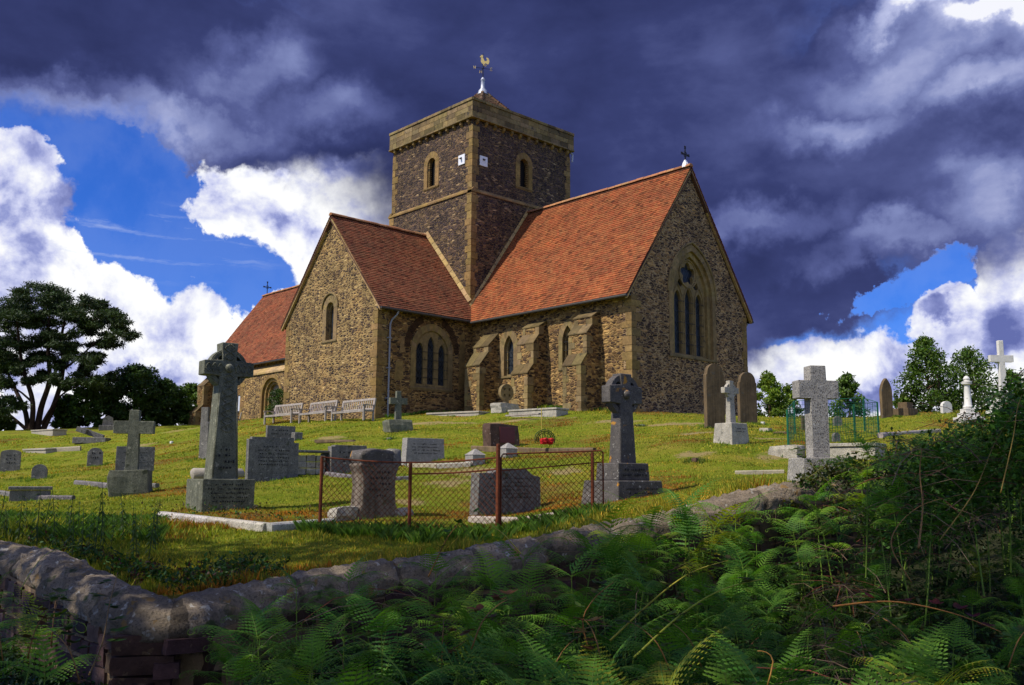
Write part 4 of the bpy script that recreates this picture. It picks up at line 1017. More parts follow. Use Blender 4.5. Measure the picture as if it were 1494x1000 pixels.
def latin(name, label, px, py, hpx, mat, rz, armf=.62, th=.16, stem=.16, base=None, taper=.85, group=None, arm_z=.68, arm_h=None, lean=0):
    """plain latin cross; hpx = height of the cross alone; base list of (w, d, h)"""
    p, d, k = site(px, py, 0); t = thing(name, label, 'gravestone', p, rz, group); z = 0
    for i, (bw, bd, bh) in enumerate(base or []):
        m = MB()
        if isinstance(bh, tuple): m.rock((0, 0, z+bh[0]/2-.03), (bw, bd, bh[0]+.1), 0, int(px), .10, 3, (1, 1, 1), .8); bh = bh[0]
        else: m.box((0, 0, z+bh/2-(.06 if i == 0 else 0)), (bw, bd, bh+(.12 if i == 0 else 0)), taper=.9)
        m.build('plinth', MT[mat], t, bevel=.012); z += bh
    H = hpx*k; s = stem/2; ah = arm_h or stem; za = H*arm_z; A = H*armf/2; s2 = s*taper
    out = [(-s, z-.02), (s, z-.02), (s2, z+za-ah/2), (A, z+za-ah/2), (A, z+za+ah/2), (s2, z+za+ah/2), (s2*.95, z+H), (-s2*.95, z+H), (-s2, z+za+ah/2), (-A, z+za+ah/2), (-A, z+za-ah/2), (-s2, z+za-ah/2)]
    m = MB(); m.prism(out, [], (0, 0, 0), X, Z, -Y, -th/2, th/2); m.build('cross', MT[mat], t, bevel=.012); t.rotation_euler.y = lean
    return t, z, H
def celtic(name, label, px, py, H, mat, rz, stem=(.36, .22), th=.26, bases=(), ringr=.30, cz=None, arm=.34, ah=.2, boss=True, carve=False, taper_th=True, group=None):
    p, d = place(px, py)[:2]; t = thing(name, label, 'gravestone', p, rz, group); z = 0
    for i, (bw, bd, bh, tp) in enumerate(bases):
        m = MB(); o = .1 if i == 0 else 0; m.box((0, 0, z+bh/2-o/2), (bw, bd, bh+o), taper=tp); m.build('plinth', MT[mat], t, bevel=.015); z += bh
    s0, s1 = stem[0]/2, stem[1]/2; cz = cz or H-.42; c = z+cz; top = z+H
    # stem tapers in width and in depth
    m = MB(); t0, t1 = th/2, th/2*.72
    m.add([(-s0, -t0, z-.02), (s0, -t0, z-.02), (s0, t0, z-.02), (-s0, t0, z-.02), (-s1, -t1, c), (s1, -t1, c), (s1, t1, c), (-s1, t1, c)], [(0, 1, 5, 4), (1, 2, 6, 5), (2, 3, 7, 6), (3, 0, 4, 7), (4, 5, 6, 7), (3, 2, 1, 0)])
    m.build('shaft', MT[mat], t, bevel=.018)
    # head: arms, ring with four openings
    hh = ah/2; a_ = arm; hw_ = s1*1.0; pts = []
    out = [(-hw_, c-ringr*1.15), (hw_, c-ringr*1.15), (hw_*.8, c-hh*1.15), (a_, c-hh), (a_, c+hh), (hw_*.8, c+hh*1.15), (hw_*.95, top), (-hw_*.95, top), (-hw_*.8, c+hh*1.15), (-a_, c+hh), (-a_, c-hh), (-hw_*.8, c-hh*1.15)]
    m = MB(); m.prism(out, [], (0, 0, 0), X, Z, -Y, -t1, t1*1.05); m.build('cross_head', MT[mat], t, bevel=.014)
    R2, R1 = ringr, ringr*.52; m = MB()
    o_ = [(R2*math.cos(q), c+R2*math.sin(q)) for q in np.linspace(0, 2*math.pi, 49)[:-1]]
    hol = []
    for q in range(4):
        an = math.pi/4+q*math.pi/2; rc_ = ringr*.60; hr = ringr*.19; hol.append([(rc_*math.cos(an)+hr*math.cos(w), c+rc_*math.sin(an)+hr*math.sin(w)) for w in np.linspace(0, 2*math.pi, 17)[:-1]])
    m.prism(o_, hol, (0, 0, 0), X, Z, -Y, -t1*.7, t1*.75); m.build('ring', MT[mat], t, bevel=.01)
    if boss:
        m = MB(); n_ = 10
        for i in range(1, 5):
            pass
        vs = []; 
        prof = [(ringr*.24*math.cos(q), ringr*.20*math.sin(q)) for q in np.linspace(0, math.pi/2, 6)]
        for r_, y_ in prof:
            for k_ in range(14): w = 2*math.pi*k_/14; vs.append((r_*math.cos(w), -t1*1.03-y_, c+r_*math.sin(w)))
        fs = [(i*14+k_, (i+1)*14+k_, (i+1)*14+(k_+1) % 14, i*14+(k_+1) % 14) for i in range(5) for k_ in range(14)]; m.add(vs, fs); m.build('boss', MT[mat], t, smooth=True)
    if carve:                                                    # interlace cut in low relief
        m = MB(); yy = lambda zz: -(t0+(t1-t0)*(zz-z)/(c-z))-.004
        def weave(xa, xb, za, zb, n, horiz=False, yc=None):
            for ph in (0, math.pi):
                pt = []
                for q in np.linspace(0, 1, n*10+1):
                    s_ = math.sin(q*n*math.pi+ph)
                    if horiz: x_ = xa+(xb-xa)*q; z_ = (za+zb)/2+s_*(zb-za)/2*.75
                    else: z_ = za+(zb-za)*q; x_ = (xa+xb)/2+s_*(xb-xa)/2*.75
                    pt.append((x_, (yc if yc is not None else yy(z_))-.003*math.cos(q*n*math.pi*1+ph), z_))
                m.tube(pt, .013, 4)
        weave(-s1*.85, s1*.85, z+cz*.42, c-ringr*1.0, 6); yc = -t1*1.05-.003
        weave(-hw_*.75, hw_*.75, c+ringr*.42, top-.03, 2, yc=yc); weave(-a_+.03, -ringr*.3, c-hh*.8, c+hh*.8, 3, True, yc); weave(ringr*.3, a_-.03, c-hh*.8, c+hh*.8, 3, True, yc); weave(-hw_*.75, hw_*.75, c-ringr*.95, c-ringr*.3, 2, yc=yc)
        for rr in (ringr*.92, ringr*.78): m.tube([(rr*math.cos(q), -t1*.75-.003, c+rr*math.sin(q)) for q in np.linspace(0, 6.2832, 41)], .009, 4)
        for x_ in (-1, 1): m.tube([(x_*s0*.9, yy(z+.04), z+.04), (x_*s1*.93, yy(c-ringr), c-ringr)], .010, 4)
        m.build('interlace', MT[mat], t, smooth=True)
    return t, z

# --- big celtic cross, left of centre
bc, bz = celtic('celtic_cross', 'tall green grey celtic cross with carved interlace and round boss on a square block', 320, 742, 2.30, 'greenstone', EAST-.12, (.46, .30), .40, [(.88, .84, .48, 1)], .335, 1.86, .43, .24, carve=True)
script(bc, .7, .34, .08, -.425, 5, 3); script(bc, .30, .40, .62, -.213, 4, 4, rx=.035)
# --- lichened celtic cross right of the fence
lc, lz = celtic('celtic_cross', 'short dark celtic cross blotched with orange lichen on a stepped base', 909, 728, 1.36, 'lichened', EAST-.10, (.34, .25), .26, [(.98, .82, .26, .92), (.66, .50, .26, .95)], .315, 1.04, .34, .26)
script(lc, .5, .16, .30, -.26, 2, 5); script(lc, .7, .13, .04, -.405, 2, 6)
# --- small white celtic cross before the two tall stones
sc_, sz_ = celtic('celtic_cross', 'small pale celtic cross on a tapered block in front of two tall brown headstones', 1067, 646, .96, 'whitish', EAST-.1, (.20, .15), .15, [(.62, .56, .42, .86)], .17, .74, .245, .13, boss=False)
script(sc_, .4, .12, .2, -.285, 2, 7)
# --- wheel cross against the chancel
wp, wd = place(738, 601); wc = thing('wheel_cross', 'round headed wheel cross on a rough stone beside the chancel buttress', 'gravestone', wp, EAST-.05)
m = MB(); m.rock((0, 0, .12), (1.0, .7, .42), 0, 5, .1, 3); m.build('plinth', MT['whitish'], wc, smooth=False)
m = MB(); R_ = .34; c_ = .78; o_ = [(R_*math.cos(q), c_+R_*math.sin(q)) for q in np.linspace(-math.pi*.42, math.pi*1.42, 33)]+[(-.12, .25), (.12, .25)]
hol = [[(.185*math.cos(an)+.06*math.cos(w), c_+.185*math.sin(an)+.06*math.sin(w)) for w in np.linspace(0, 6.283, 13)[:-1]] for an in [math.pi/4+q*math.pi/2 for q in range(4)]]
m.prism(o_, hol, (0, 0, 0), X, Z, -Y, -.08, .08); m.build('wheel_head', MT['sandgrey'], wc, bevel=.01)
m = MB(); m.lathe([(.055, 0), (.05, .03), (.0, .05)], 10); 
# --- latin crosses
latin('latin_cross', 'plain grey green latin cross on a rough hewn stone, left side of the graveyard', 190, 722, 121*.74, 'greenstone', EAST-.55, .62, .20, .27, [(.82, .72, (.48,))], .8, arm_z=.72)
latin('latin_cross', 'small weathered latin cross on a rough block near the transept corner', 580, 629, 43, 'greenstone', EAST-.3, .62, .17, .22, [(.85, .7, (.34,))], .8, arm_z=.66)
gp = latin('granite_cross', 'thick speckled grey granite cross on a block beside the wall end', 1195, 702, 134, 'granite', EAST-.62, .46, .22, .25, [(.72, .55, .30)], .96, arm_z=.74, arm_h=.25)
# --- headstones
H = headstone
H('headstone', 'grey headstone with a gently curved top at the left edge of the picture', 14, 688, 27, 31, 'greystone', 'segment', .1, EAST-.4, 3)
H('headstone', 'low dark round topped headstone between the left edge slab and the kerbs', 57, 699, 21, 21, 'greystone', 'round', .1, EAST-.4)
H('headstone', 'small pointed grey headstone standing alone on the left slope', 138, 680, 21, 26, 'greystone', 'ogee', .1, EAST-.4, 2)
H('headstone', 'wide grey inscribed slab behind the rough based latin cross', 196, 690, 52, 37, 'greystone', 'flat', .1, EAST-.35, 5)
H('headstone', 'tall dark narrow slab seen edge on, behind the big celtic cross', 297, 655, 12, 60, 'greystone', 'flat', .12, EAST-1.0)
H('headstone', 'narrow grey slab with rounded shoulders just left of the big celtic cross', 297, 670, 14, 54, 'greystone', 'segment', .1, EAST-1.1)
H('headstone', 'broad grey stepped headstone with worn lettering right of the big celtic cross', 396, 702, 74, 62, 'greystone', 'shoulder', .16, EAST-.15, 6, shoulder=.10, ins='ink')
H('headstone', 'low dark slab peeping over the broad stepped headstone', 409, 643, 42, 21, 'greystone', 'flat', .14, EAST-.1, 2)
H('headstone', 'grey headstone with stepped shoulders behind the lichen capped monument', 510, 690, 64, 39, 'greystone', 'shoulder', .22, EAST-.15, 3)
H('headstone', 'open book shaped pale headstone between monument and red boulder', 617, 676, 64, 35, 'granite', 'flat', .26, EAST-.15, 4, taper=.93)
H('headstone', 'grey tapering headstone with stepped shoulders behind the chain link fence', 738, 750, 104, 64, 'greystone', 'wavy', .24, EAST-.12, 6, taper=.9)
H('headstone', 'tall brown round shouldered headstone nearest the chancel gable, leaning a little', 1043, 625, 30, 94, 'brownstone', 'tall', .16, EAST-.35, 0)
H('headstone', 'tall brown round shouldered headstone right of the small pale celtic cross', 1091, 617, 28, 74, 'brownstone', 'tall', .14, EAST-.35, 0)
H('headstone', 'tall narrow brown headstone with a rounded top on the right skyline', 1294, 609, 18, 57, 'brownstone', 'point', .14, EAST-.4, 0)
H('headstone', 'small brown headstone inside the green mesh enclosure, left one', 1174, 628, 10, 21, 'brownstone', 'flat', .09, EAST-.5)
H('headstone', 'small round grey headstone inside the green mesh enclosure', 1222, 622, 13, 14, 'greystone', 'round', .1, EAST-.5)
H('headstone', 'low dark stone at the front of the green mesh enclosure', 1220, 645, 12, 13, 'greystone', 'round', .1, EAST-.5)
H('headstone', 'white round topped headstone on the right skyline before the trees', 1381, 603, 16, 17, 'marble', 'round', .14, EAST-.5)
p, d = place(1321, 607); t = thing('stepped_stone', 'low stepped brown block beside the tall narrow headstone', 'gravestone', p, EAST)
m = MB(); m.box((0, 0, .1), (.8, .6, .3)); m.build('plinth', MT['brownstone'], t, bevel=.012); m = MB(); m.box((.05, 0, .36), (.5, .35, .24)); m.build('block', MT['brownstone'], t, bevel=.012)
# white monuments at right
p, d = place(1414, 616); t = thing('white_pedestal', 'white marble column with a small capital on a stepped base, right skyline', 'monument', p, EAST-.7)
for i, (w_, z_, h_) in enumerate(((.72, 0, .16), (.52, .16, .14), (.38, .30, .14))): m = MB(); m.box((0, 0, z_+h_/2-(.05 if i == 0 else 0)), (w_, w_, h_+(.1 if i == 0 else 0))); m.build('step', MT['marble'], t, bevel=.01)
m = MB(); m.lathe([(.15, .44), (.17, .5), (.12, .56), (.10, 1.0), (.085, 1.22), (.15, 1.26), (.16, 1.34), (.08, 1.38), (.11, 1.44), (.06, 1.52), (.02, 1.54)], 14); m.build('column', MT['marble'], t, sharp=40)
tw = latin('white_cross', 'tall slender white marble cross rising behind the brambles at the right edge', 1466, 606, 84, 'marble', EAST-.7, .42, .15, .24, [(.95, .95, .2), (.7, .7, .22), (.5, .5, .2)], .75, arm_z=.68, arm_h=.24)
p, d = place(1478, 612); 
# --- grave slabs and kerbs
slabgrave('chest_slab', 'flat pale slab on a low mound, far left skyline', 71, 634, 50, 6, 'kerb', 2.3, .18, rad(10))
slabgrave('white_slab', 'cracked white grave slab low on the left slope', 62, 660, 36, 6, 'kerb', 1.9, .12, rad(12), .08)
kerb('grave_kerb', 'white kerbstone line continuing right of the cracked slab', [(78, 660), (118, 658)], above=.2)
p, d = place(134, 645); t = thing('fallen_cross', 'toppled dark cross lying on its plinth on the left slope', 'gravestone', p, EAST-.6)
m = MB(); m.box((0, 0, .05), (1.5, 1.0, .3)); m.build('plinth', MT['greystone'], t, bevel=.02)
m = MB(); R_ = Matrix.Rotation(-1.25, 3, 'Y'); m.box((-.1, 0, .42), (.24, .22, 1.3), R=R_); m.box((-.3, 0, .50), (.24, .8, .24), R=R_); m.build('cross', MT['greystone'], t, bevel=.015)
p, d = place(157, 628); t = thing('small_monument', 'dark little stepped monument on the far left skyline', 'gravestone', p, EAST-.4)
m = MB(); m.box((0, 0, .1), (.9, .6, .3)); m.build('plinth', MT['greystone'], t, bevel=.02); m = MB(); m.prism([(-.3, .2), (.3, .2), (.25, .7), (0, .82), (-.25, .7)], [], (0, 0, 0), X, Z, -Y, -.12, .12); m.build('slab', MT['greystone'], t, bevel=.01)
slabgrave('low_tomb', 'dark low box tomb among the nettles at left', 44, 728, 36, 16, 'greystone', .8, .20, EAST-.3)
kerb('grave_kerb', 'weathered kerbstone running behind the nettles at far left', [(0, 722), (40, 730), (108, 730)], 'greystone', above=.1)
kerb('grave_kerb', 'sunken kerb in front of the rough based latin cross', [(112, 707), (160, 712), (230, 712)], 'greystone', above=.1)
kerb('grave_kerb', 'white kerb of the big celtic cross plot in the middle left foreground', [(237, 757), (392, 776), (484, 768)], 'kerbwhite', .15, above=.10)
m_ = thing('bolster_stone', 'round ended pale bolster stone behind the big celtic cross', 'grave kerb', place(318, 701)[0], EAST-.12)
m = MB(); m.tube([(-.62, 0, .12), (-.58, 0, .13), (.55, 0, .13), (.60, 0, .12)], [.10, .15, .15, .09], 12); m.build('bolster', MT['kerb'], m_, smooth=True)
p, d = place(455, 692); t = thing('block_tomb', 'low tomb of mortared white blocks with a dark end slab', 'tomb', p, EAST-.1)
m = MB()
for j in range(3):
    for i in range(4): m.rock((-.60+i*.24, 0, .06+j*.15), (.23, .4, .14), 0, j*9+i, .06, 2, sandt(.15), .9)
m.build('blockwork', MT['whitish'], t); m = MB(); m.box((.62, -.02, .24), (.62, .5, .50)); m.build('end_slab', MT['greystone'], t, bevel=.01); m = MB(); m.box((.1, 0, .52), (1.55, .5, .05)); m.build('lid', MT['greystone'], t, bevel=.01)
p, d = place(433, 643); t = thing('stone_block', 'little dark cube stone right of the low dark slab', 'stone', p, EAST); m = MB(); m.box((0, 0, .1), (.3, .25, .34)); m.build('block', MT['greystone'], t, bevel=.02)
p, d = place(492, 645); t = MB(); t.rock((0, 0, .0), (1.3, .5, .12), .2, 3, .08, 3); o = t.build('flat_stone', MT['brownstone'], None, loc=p, rz=.4); tag(o, 'flat brown stone lying in the turf below the benches', 'stone')
p, d = place(642, 606); t = slabgrave('ledger_slab', 'long pale ledger slab at the foot of the transept wall corner', 668, 606, 60, 5, 'kerb', 2.6, .05, .25)
slabgrave('ledger_slab', 'thick pale slab beside the wheel cross under the buttresses', 785, 606, 60, 10, 'whitish', 2.3, .17, rad(8))
p, d = place(770, 610); pl = MB(); pl.box((0, 0, .06), (1.7, .22, .05)); o = pl.build('plank', MT['teak'], None, loc=p+Vector((.15, -.35, .03)), rz=.05); tag(o, 'pale wooden plank lying before the thick slab', 'plank')
# red boulder headstone with its kerb and posts
p, d = place(730, 655); t = thing('boulder_headstone', 'rough red brown boulder headstone with a polished inset panel', 'gravestone', p, EAST-.15)
m = MB(); m.rock((0, 0, .30), (1.02, .40, .76), 0, 8, .07, 4, (1, 1, 1), .88); m.build('boulder', MT['redrock'], t)
m = MB(); m.box((.08, -.205, .36), (.50, .05, .44)); m.build('panel', flat('red_panel', (.13, .03, .025), .35), t, bevel=.006)
kerb('grave_kerb', 'thin dark kerb running right from the red boulder to beyond the wreath', [(690, 656), (790, 660), (868, 660)], 'brownstone', .12, above=.1)
for px, lab in ((693, 'square hipped kerb post left of the rusty fence post'), (741, 'square hipped kerb post right of the rusty fence post')):
    p, d = place(px, 678 if px < 700 else 668); t = thing('kerb_post', lab, 'kerb post', p, EAST-.15, 'hipped stone posts of one grave plot'); m = MB()
    m.prism([(-.17, -.1), (.17, -.1), (.17, .22), (-.17, .22)], [], (0, 0, 0), X, Z, -Y, -.17, .17); m.build('block', MT['granite'], t, bevel=.01)
    m = MB(); m.lathe([(.26, .22), (.02, .36)], 4, sq=True); m.build('hipped_cap', MT['granite'], t)
kerb('grave_kerb', 'pale kerb linking the book headstone to the hipped post', [(598, 682), (640, 684), (688, 682)], 'kerb', above=.12)
kerb('grave_kerb', 'narrow kerb in front of the stepped headstone, left of the book headstone', [(478, 694), (545, 704), (600, 700)], 'greystone', above=.08)
kerb('grave_kerb', 'pale kerb in the grass at the foot of the tapering headstone', [(690, 762), (760, 764), (840, 752)], 'kerb', above=.08)
# lichen-capped monument
p, d = place(543, 757); t = thing('flared_monument', 'waisted grey stone monument with a rough lichen covered cap', 'gravestone', p, EAST-.12); t.scale = (1.28, 1.1, 1.12)
pr = [(.30, -.1), (.29, .05), (.235, .2), (.22, .45), (.235, .62), (.27, .72), (.27, .76)]
m = MB(); vs = [(x_, -.2, z_) for x_, z_ in pr]; out = [(x_, z_) for x_, z_ in pr]+[(-x_, z_) for x_, z_ in reversed(pr)]
m.prism(out, [], (0, 0, 0), X, Z, -Y, -.16, .2); m.build('body', MT['fenced'], t, bevel=.02); script(t, .3, .4, .28, -.2025, 5, 9)
m = MB(); m.rock((-.03, 0, .83), (.46, .40, .26), 0, 12, .16, 3, (1, 1, 1), .6); m.build('cap', MT['lichened'], t, smooth=True)
m = MB(); m.rock((.25, 0, .84), (.13, .34, .26), 0, 13, .08, 2, (1, 1, 1), .6); m.build('scroll', MT['greystone'], t, smooth=True)
for sx in (-.42, .36): m = MB(); m.rock((sx, -.05, .04), (.30, .3, .22), 0, int(20+sx*10), .2, 3); m.build('rough_footing', MT['whitish'], t)
# rocks and stones on the slope at right
for px, py, w_, h_, mat, lab in ((1150, 666, .75, .28, 'whitish', 'pale lumpy rock left of the granite cross'), (1118, 630, .3, .12, 'kerb', 'pale scrap of stone right of the brown headstones'), (1113, 620, .12, .12, 'marble', 'small white pebble like stone on the crest'), (1140, 634, .35, .08, 'brownstone', 'flat brown stone at the crest near the mesh enclosure'), (1014, 675, .14, .1, 'redrock', 'small orange brown stone on the slope'), (935, 622, .3, .06, 'greystone', 'dark flat scrap on the turf below the gable'), (250, 647, .16, .12, 'marble', 'small white stone on the far left turf'), (568, 642, .2, .08, 'greystone', 'small dark scrap below the little latin cross')):
    p, d = place(px, py); m = MB(); m.rock((0, 0, h_*.3), (w_, w_*.6, h_), 0, px, .12, 2, (1, 1, 1), .6); o = m.build('loose_stone', MT[mat], None, loc=p); tag(o, lab, 'stone')
slabgrave('raised_slab', 'rough pale slab right of the granite cross, below the mesh enclosure', 1240, 668, 50, 16, 'whitish', 1.2, .22, .2)
kerb('grave_kerb', 'sunken pale kerb lying across the slope left of the granite cross', [(1075, 692), (1145, 690)], 'kerb', .16, above=.05)
kerb('grave_kerb', 'kerb fragments along the crest right of the mesh enclosure', [(1285, 640), (1370, 632)], 'kerb', .14, above=.12)
# wreath with two red flowers
p, d = place(795, 660); t = thing('wreath', 'round green wreath with two red flowers on the kerb', 'wreath', p+Vector((0, 0, .06)), EAST-.2)
MT['green'] = flat('wreath_green', (.03, .07, .02), .8, 0, .5); MT['red'] = flat('red_petals', (.45, .008, .01), .6)
m = MB()
for rr in (.30, .25, .20): m.tube([(rr*math.cos(q), 0, .26+rr*.8*math.sin(q)) for q in np.linspace(-.4, math.pi+.4, 25)], .012, 5)
for q in np.linspace(0, math.pi, 9): m.tube([(.1*math.cos(q), 0, .12+.1*math.sin(q)), (.3*math.cos(q), 0, .26+.24*math.sin(q))], .006, 4)
m.build('ring', MT['green'], t)
for sx in (-.08, .1):
    m = MB()
    for i in range(3): m.rock((sx+.02*i, -.06-.02*i, .20+.02*i), (.15-.03*i, .12, .15-.03*i), i, i+3, .2, 2, (1, 1, 1), .4)
    m.build('flower', MT['red'], t)
p, d = place(790, 640); m = MB(); m.tube([p-Z*.1, p+Vector((.0, 0, .9))], .014, 5); o = m.build('garden_cane', flat('yellow_cane', (.5, .38, .06), .6), None); tag(o, 'thin yellow cane stuck in the turf behind the wreath', 'cane')

# --- chain link fence, rusted
fx = [(470, 774, 666), (599, 770, 674), (727, 792, 648), (864, 752, 660)]
FP = []
for px, pb, pt in fx:
    dd_ = {470: 12.0, 599: 11.8, 727: 11.4, 864: 11.9}[px]; q = P3(px, pt, dd_); FP.append((Vector(q), gz(q[0], q[1])))
FO = Vector((FP[0][0].x, FP[0][0].y, FP[0][1])); FT = thing('chain_link_fence', 'sagging rusty chain link fence with five iron posts round a grave plot', 'fence', FO)
tops = []
for i, (q, z0) in enumerate(FP):
    m = MB(); r = .022 if i != 2 else .026; m.tube([(q.x-FO.x, q.y-FO.y, z0-FO.z-.2), (q.x-FO.x, q.y-FO.y, q.z-FO.z-.02), (q.x-FO.x+.004, q.y-FO.y, q.z-FO.z)], [r, r, r*.8], 8); m.build('post', MT['rust'], FT)
    tops.append((Vector((q.x-FO.x, q.y-FO.y, 0)), z0-FO.z, q.z-FO.z))
def linkpanel(A, B, b0, b1, t0, t1, name='chain_mesh', sag=.02, pitch=.072):
    L = (B-A).length; m = MB(); n = int(L/pitch); yd = (B-A).cross(Z).normalized()
    def pt(u, v): f = u/L; return A+(B-A)*f+Z*((b0+(b1-b0)*f)*(1-v)+(t0+(t1-t0)*f-sag*math.sin(f*math.pi))*v)+yd*(.025*math.sin(u*5)*math.sin(v*4))
    H_ = ((t0-b0)+(t1-b1))/2; rows = int(H_/pitch)
    for i in range(-rows, n+1):
        for sgn in (1, -1):
            P_ = []
            for j in range(rows+1):
                u = (i+j)*L/n if sgn == 1 else (i+rows-j)*L/n
                if -1e-6 <= u <= L+1e-6: P_.append(pt(u, j/rows)+yd*(.004*(-1)**(j+i)))
            if len(P_) > 1: m.tube(P_, .0034, 3, cap=False)
    return m.build(name, MT['rust'], FT)
for i in range(2):
    A, b0, t0 = tops[i]; B, b1, t1 = tops[i+1]; t1_ = t1 if i == 0 else tops[1][2]+.06
    linkpanel(A, B, b0, b1, t0-.01, t1_-.02)
    for dz in (0, -.14) if i else (0,):
        m = MB(); m.tube([A.lerp(B, f)+Z*(t0+(t1_-t0)*f+dz-.015*math.sin(f*3.14)-.01) for f in np.linspace(0, 1, 9)], .010, 6); m.build('rail', MT['rust'], FT)
# gate: a bent frame hung on the tall post
A, b0, t0 = tops[2]; B, b1, t1 = tops[3]; B2 = A+(B-A)*1.12; A2 = A+(B-A)*.03
gt = MB(); gt.tube([A2+Z*(b0+.1), A2+Z*(t0-.16), A2+Z*(t0-.12)+(B-A)*.02, B2+Z*(t1+.02)-(B-A)*.02, B2+Z*(t1-.0), B2+Z*(b1+.15)], .010, 6)
gt.build('gate_frame', MT['rust'], FT); linkpanel(A2, B2, b0+.04, b1+.1, t0-.13, t1+.01, 'gate_mesh', 0)
m = MB(); m.tube([A2+Z*(t0-.32), B2+Z*(t1-.12)], .008, 5); m.build('rail', MT['rust'], FT)

# --- green mesh enclosure
MT['greenwire'] = flat('green_wire', (.015, .13, .06), .5)
GE = [P3(1150, 648, 20.5), P3(1283, 648, 22.5), P3(1262, 630, 25.5), P3(1160, 630, 24)]
G0 = [Vector((q[0], q[1], gz(q[0], q[1]))) for q in GE]; hts = [P3(1150, 598, 20.5)[2], P3(1283, 587, 22.5)[2]]; GO = G0[0].copy()
gtg = thing('mesh_enclosure', 'square enclosure of green plastic coated wire mesh round small graves', 'fence', GO)
hz_ = [hts[0]-G0[0].z, hts[1]-G0[1].z, .95, .85]
for i, q in enumerate(G0): m = MB(); m.tube([q-GO-Z*.15, q-GO+Z*hz_[i]], .022, 6); m.build('post', MT['greenwire'], gtg)
q = G0[0].lerp(G0[1], .72); m = MB(); m.tube([q-GO-Z*.15, q-GO+Z*(hz_[1])], .022, 6); m.build('post', MT['greenwire'], gtg)
for i in range(4):
    A, B = G0[i]-GO, G0[(i+1) % 4]-GO; ha, hb = hz_[i], hz_[(i+1) % 4]; L = (B-A).length; m = MB()
    n = int(L/(.10 if i % 2 == 0 else .22))
    for k in range(n+1):
        f = k/n; p_ = A.lerp(B, f); m.tube([p_+Z*.02, p_+Z*(ha+(hb-ha)*f)], .0045 if i == 0 else .003, 3, cap=False)
    for v in np.linspace(.03, 1, 9): m.tube([A+Z*ha*v, B+Z*hb*v], .0042 if v < 1 else .008, 3, cap=False)
    m.build('mesh_panel', MT['greenwire'], gtg)

# --- teak benches
def bench(loc, rz, label, L=2.35):
    t = thing('garden_bench', label, 'bench', loc, rz, 'teak benches along the transept wall')
    D = .55
    for sx in (-1, 1):
        m = MB(); m.box((sx*(L/2-.04), -D/2+.04, .31), (.07, .07, .62)); m.build('leg', MT['teak'], t)
        R_ = Matrix.Rotation(-.18, 3, 'X'); m = MB(); m.box((sx*(L/2-.04), D/2-.04, .2), (.07, .07, .44)); m.box((sx*(L/2-.04), D/2+.01, .66), (.07, .06, .56), R=R_); m.build('leg', MT['teak'], t)
        m = MB(); m.box((sx*(L/2-.04), -.02, .64), (.08, D+.04, .035)); m.build('armrest', MT['teak'], t)
        m = MB(); m.box((sx*(L/2-.04), 0, .40), (.04, D-.1, .07)); m.build('side_rail', MT['teak'], t)
    m = MB()
    for k in range(6): m.box((0, -D/2+.05+k*.09, .43), (L-.04, .07, .025), tint=sandt(.08))
    m.box((0, -D/2+.03, .39), (L-.14, .03, .07)); m.build('seat', MT['teak'], t)
    R_ = Matrix.Rotation(-.18, 3, 'X'); m = MB(); n = 16
    m.box((0, D/2+.045, .90), (L-.06, .045, .09), R=R_); m.box((0, D/2-.03, .50), (L-.1, .04, .06), R=R_)
    for k in range(n): m.box((-L/2+.12+(L-.24)*k/(n-1), D/2+.008, .70), (.05, .018, .38), R=R_, tint=sandt(.08))
    m.build('backrest', MT['teak'], t); return t
for x_, lab, yo in ((-9.85, 'right hand weathered teak bench, nearest the downpipe corner', -1.0), (-12.7, 'middle weathered teak bench of the three by the transept wall', -.95), (-15.55, 'left weathered teak bench of the three, nearest the doorway bush', -1.05)):
    bench((x_, ty+yo, gz(x_, ty+yo-.2)-.01), .06*random.uniform(-1, 1), lab)
p = Vector((-30.8, -1.6, gz(-30.8, -1.6))); bb = bench(p, 0, 'pale low bench far off against the nave wall', 2.6)
for c in kids(bb):
    if c.name.startswith(('armrest', 'backrest')): bpy.data.objects.remove(c)
    else: c.scale = (1, 1, .8)
bb['group'] = 'x'; del bb['group']
# notice board on the nave wall
nb = thing('notice_board', 'dark framed glazed notice board hanging on the nave wall beside the doorway', 'notice board', (-32.0, -.02, 2.2)); 
m = MB(); m.box((0, -.03, 0), (.95, .06, 1.15)); m.build('back', MT['gutter'], nb, bevel=.01)
m = MB(); m.box((0, -.065, .0), (.75, .01, .95)); m.build('paper', flat('notice_paper', (.55, .60, .72), .4, 0, .1, 3), nb)
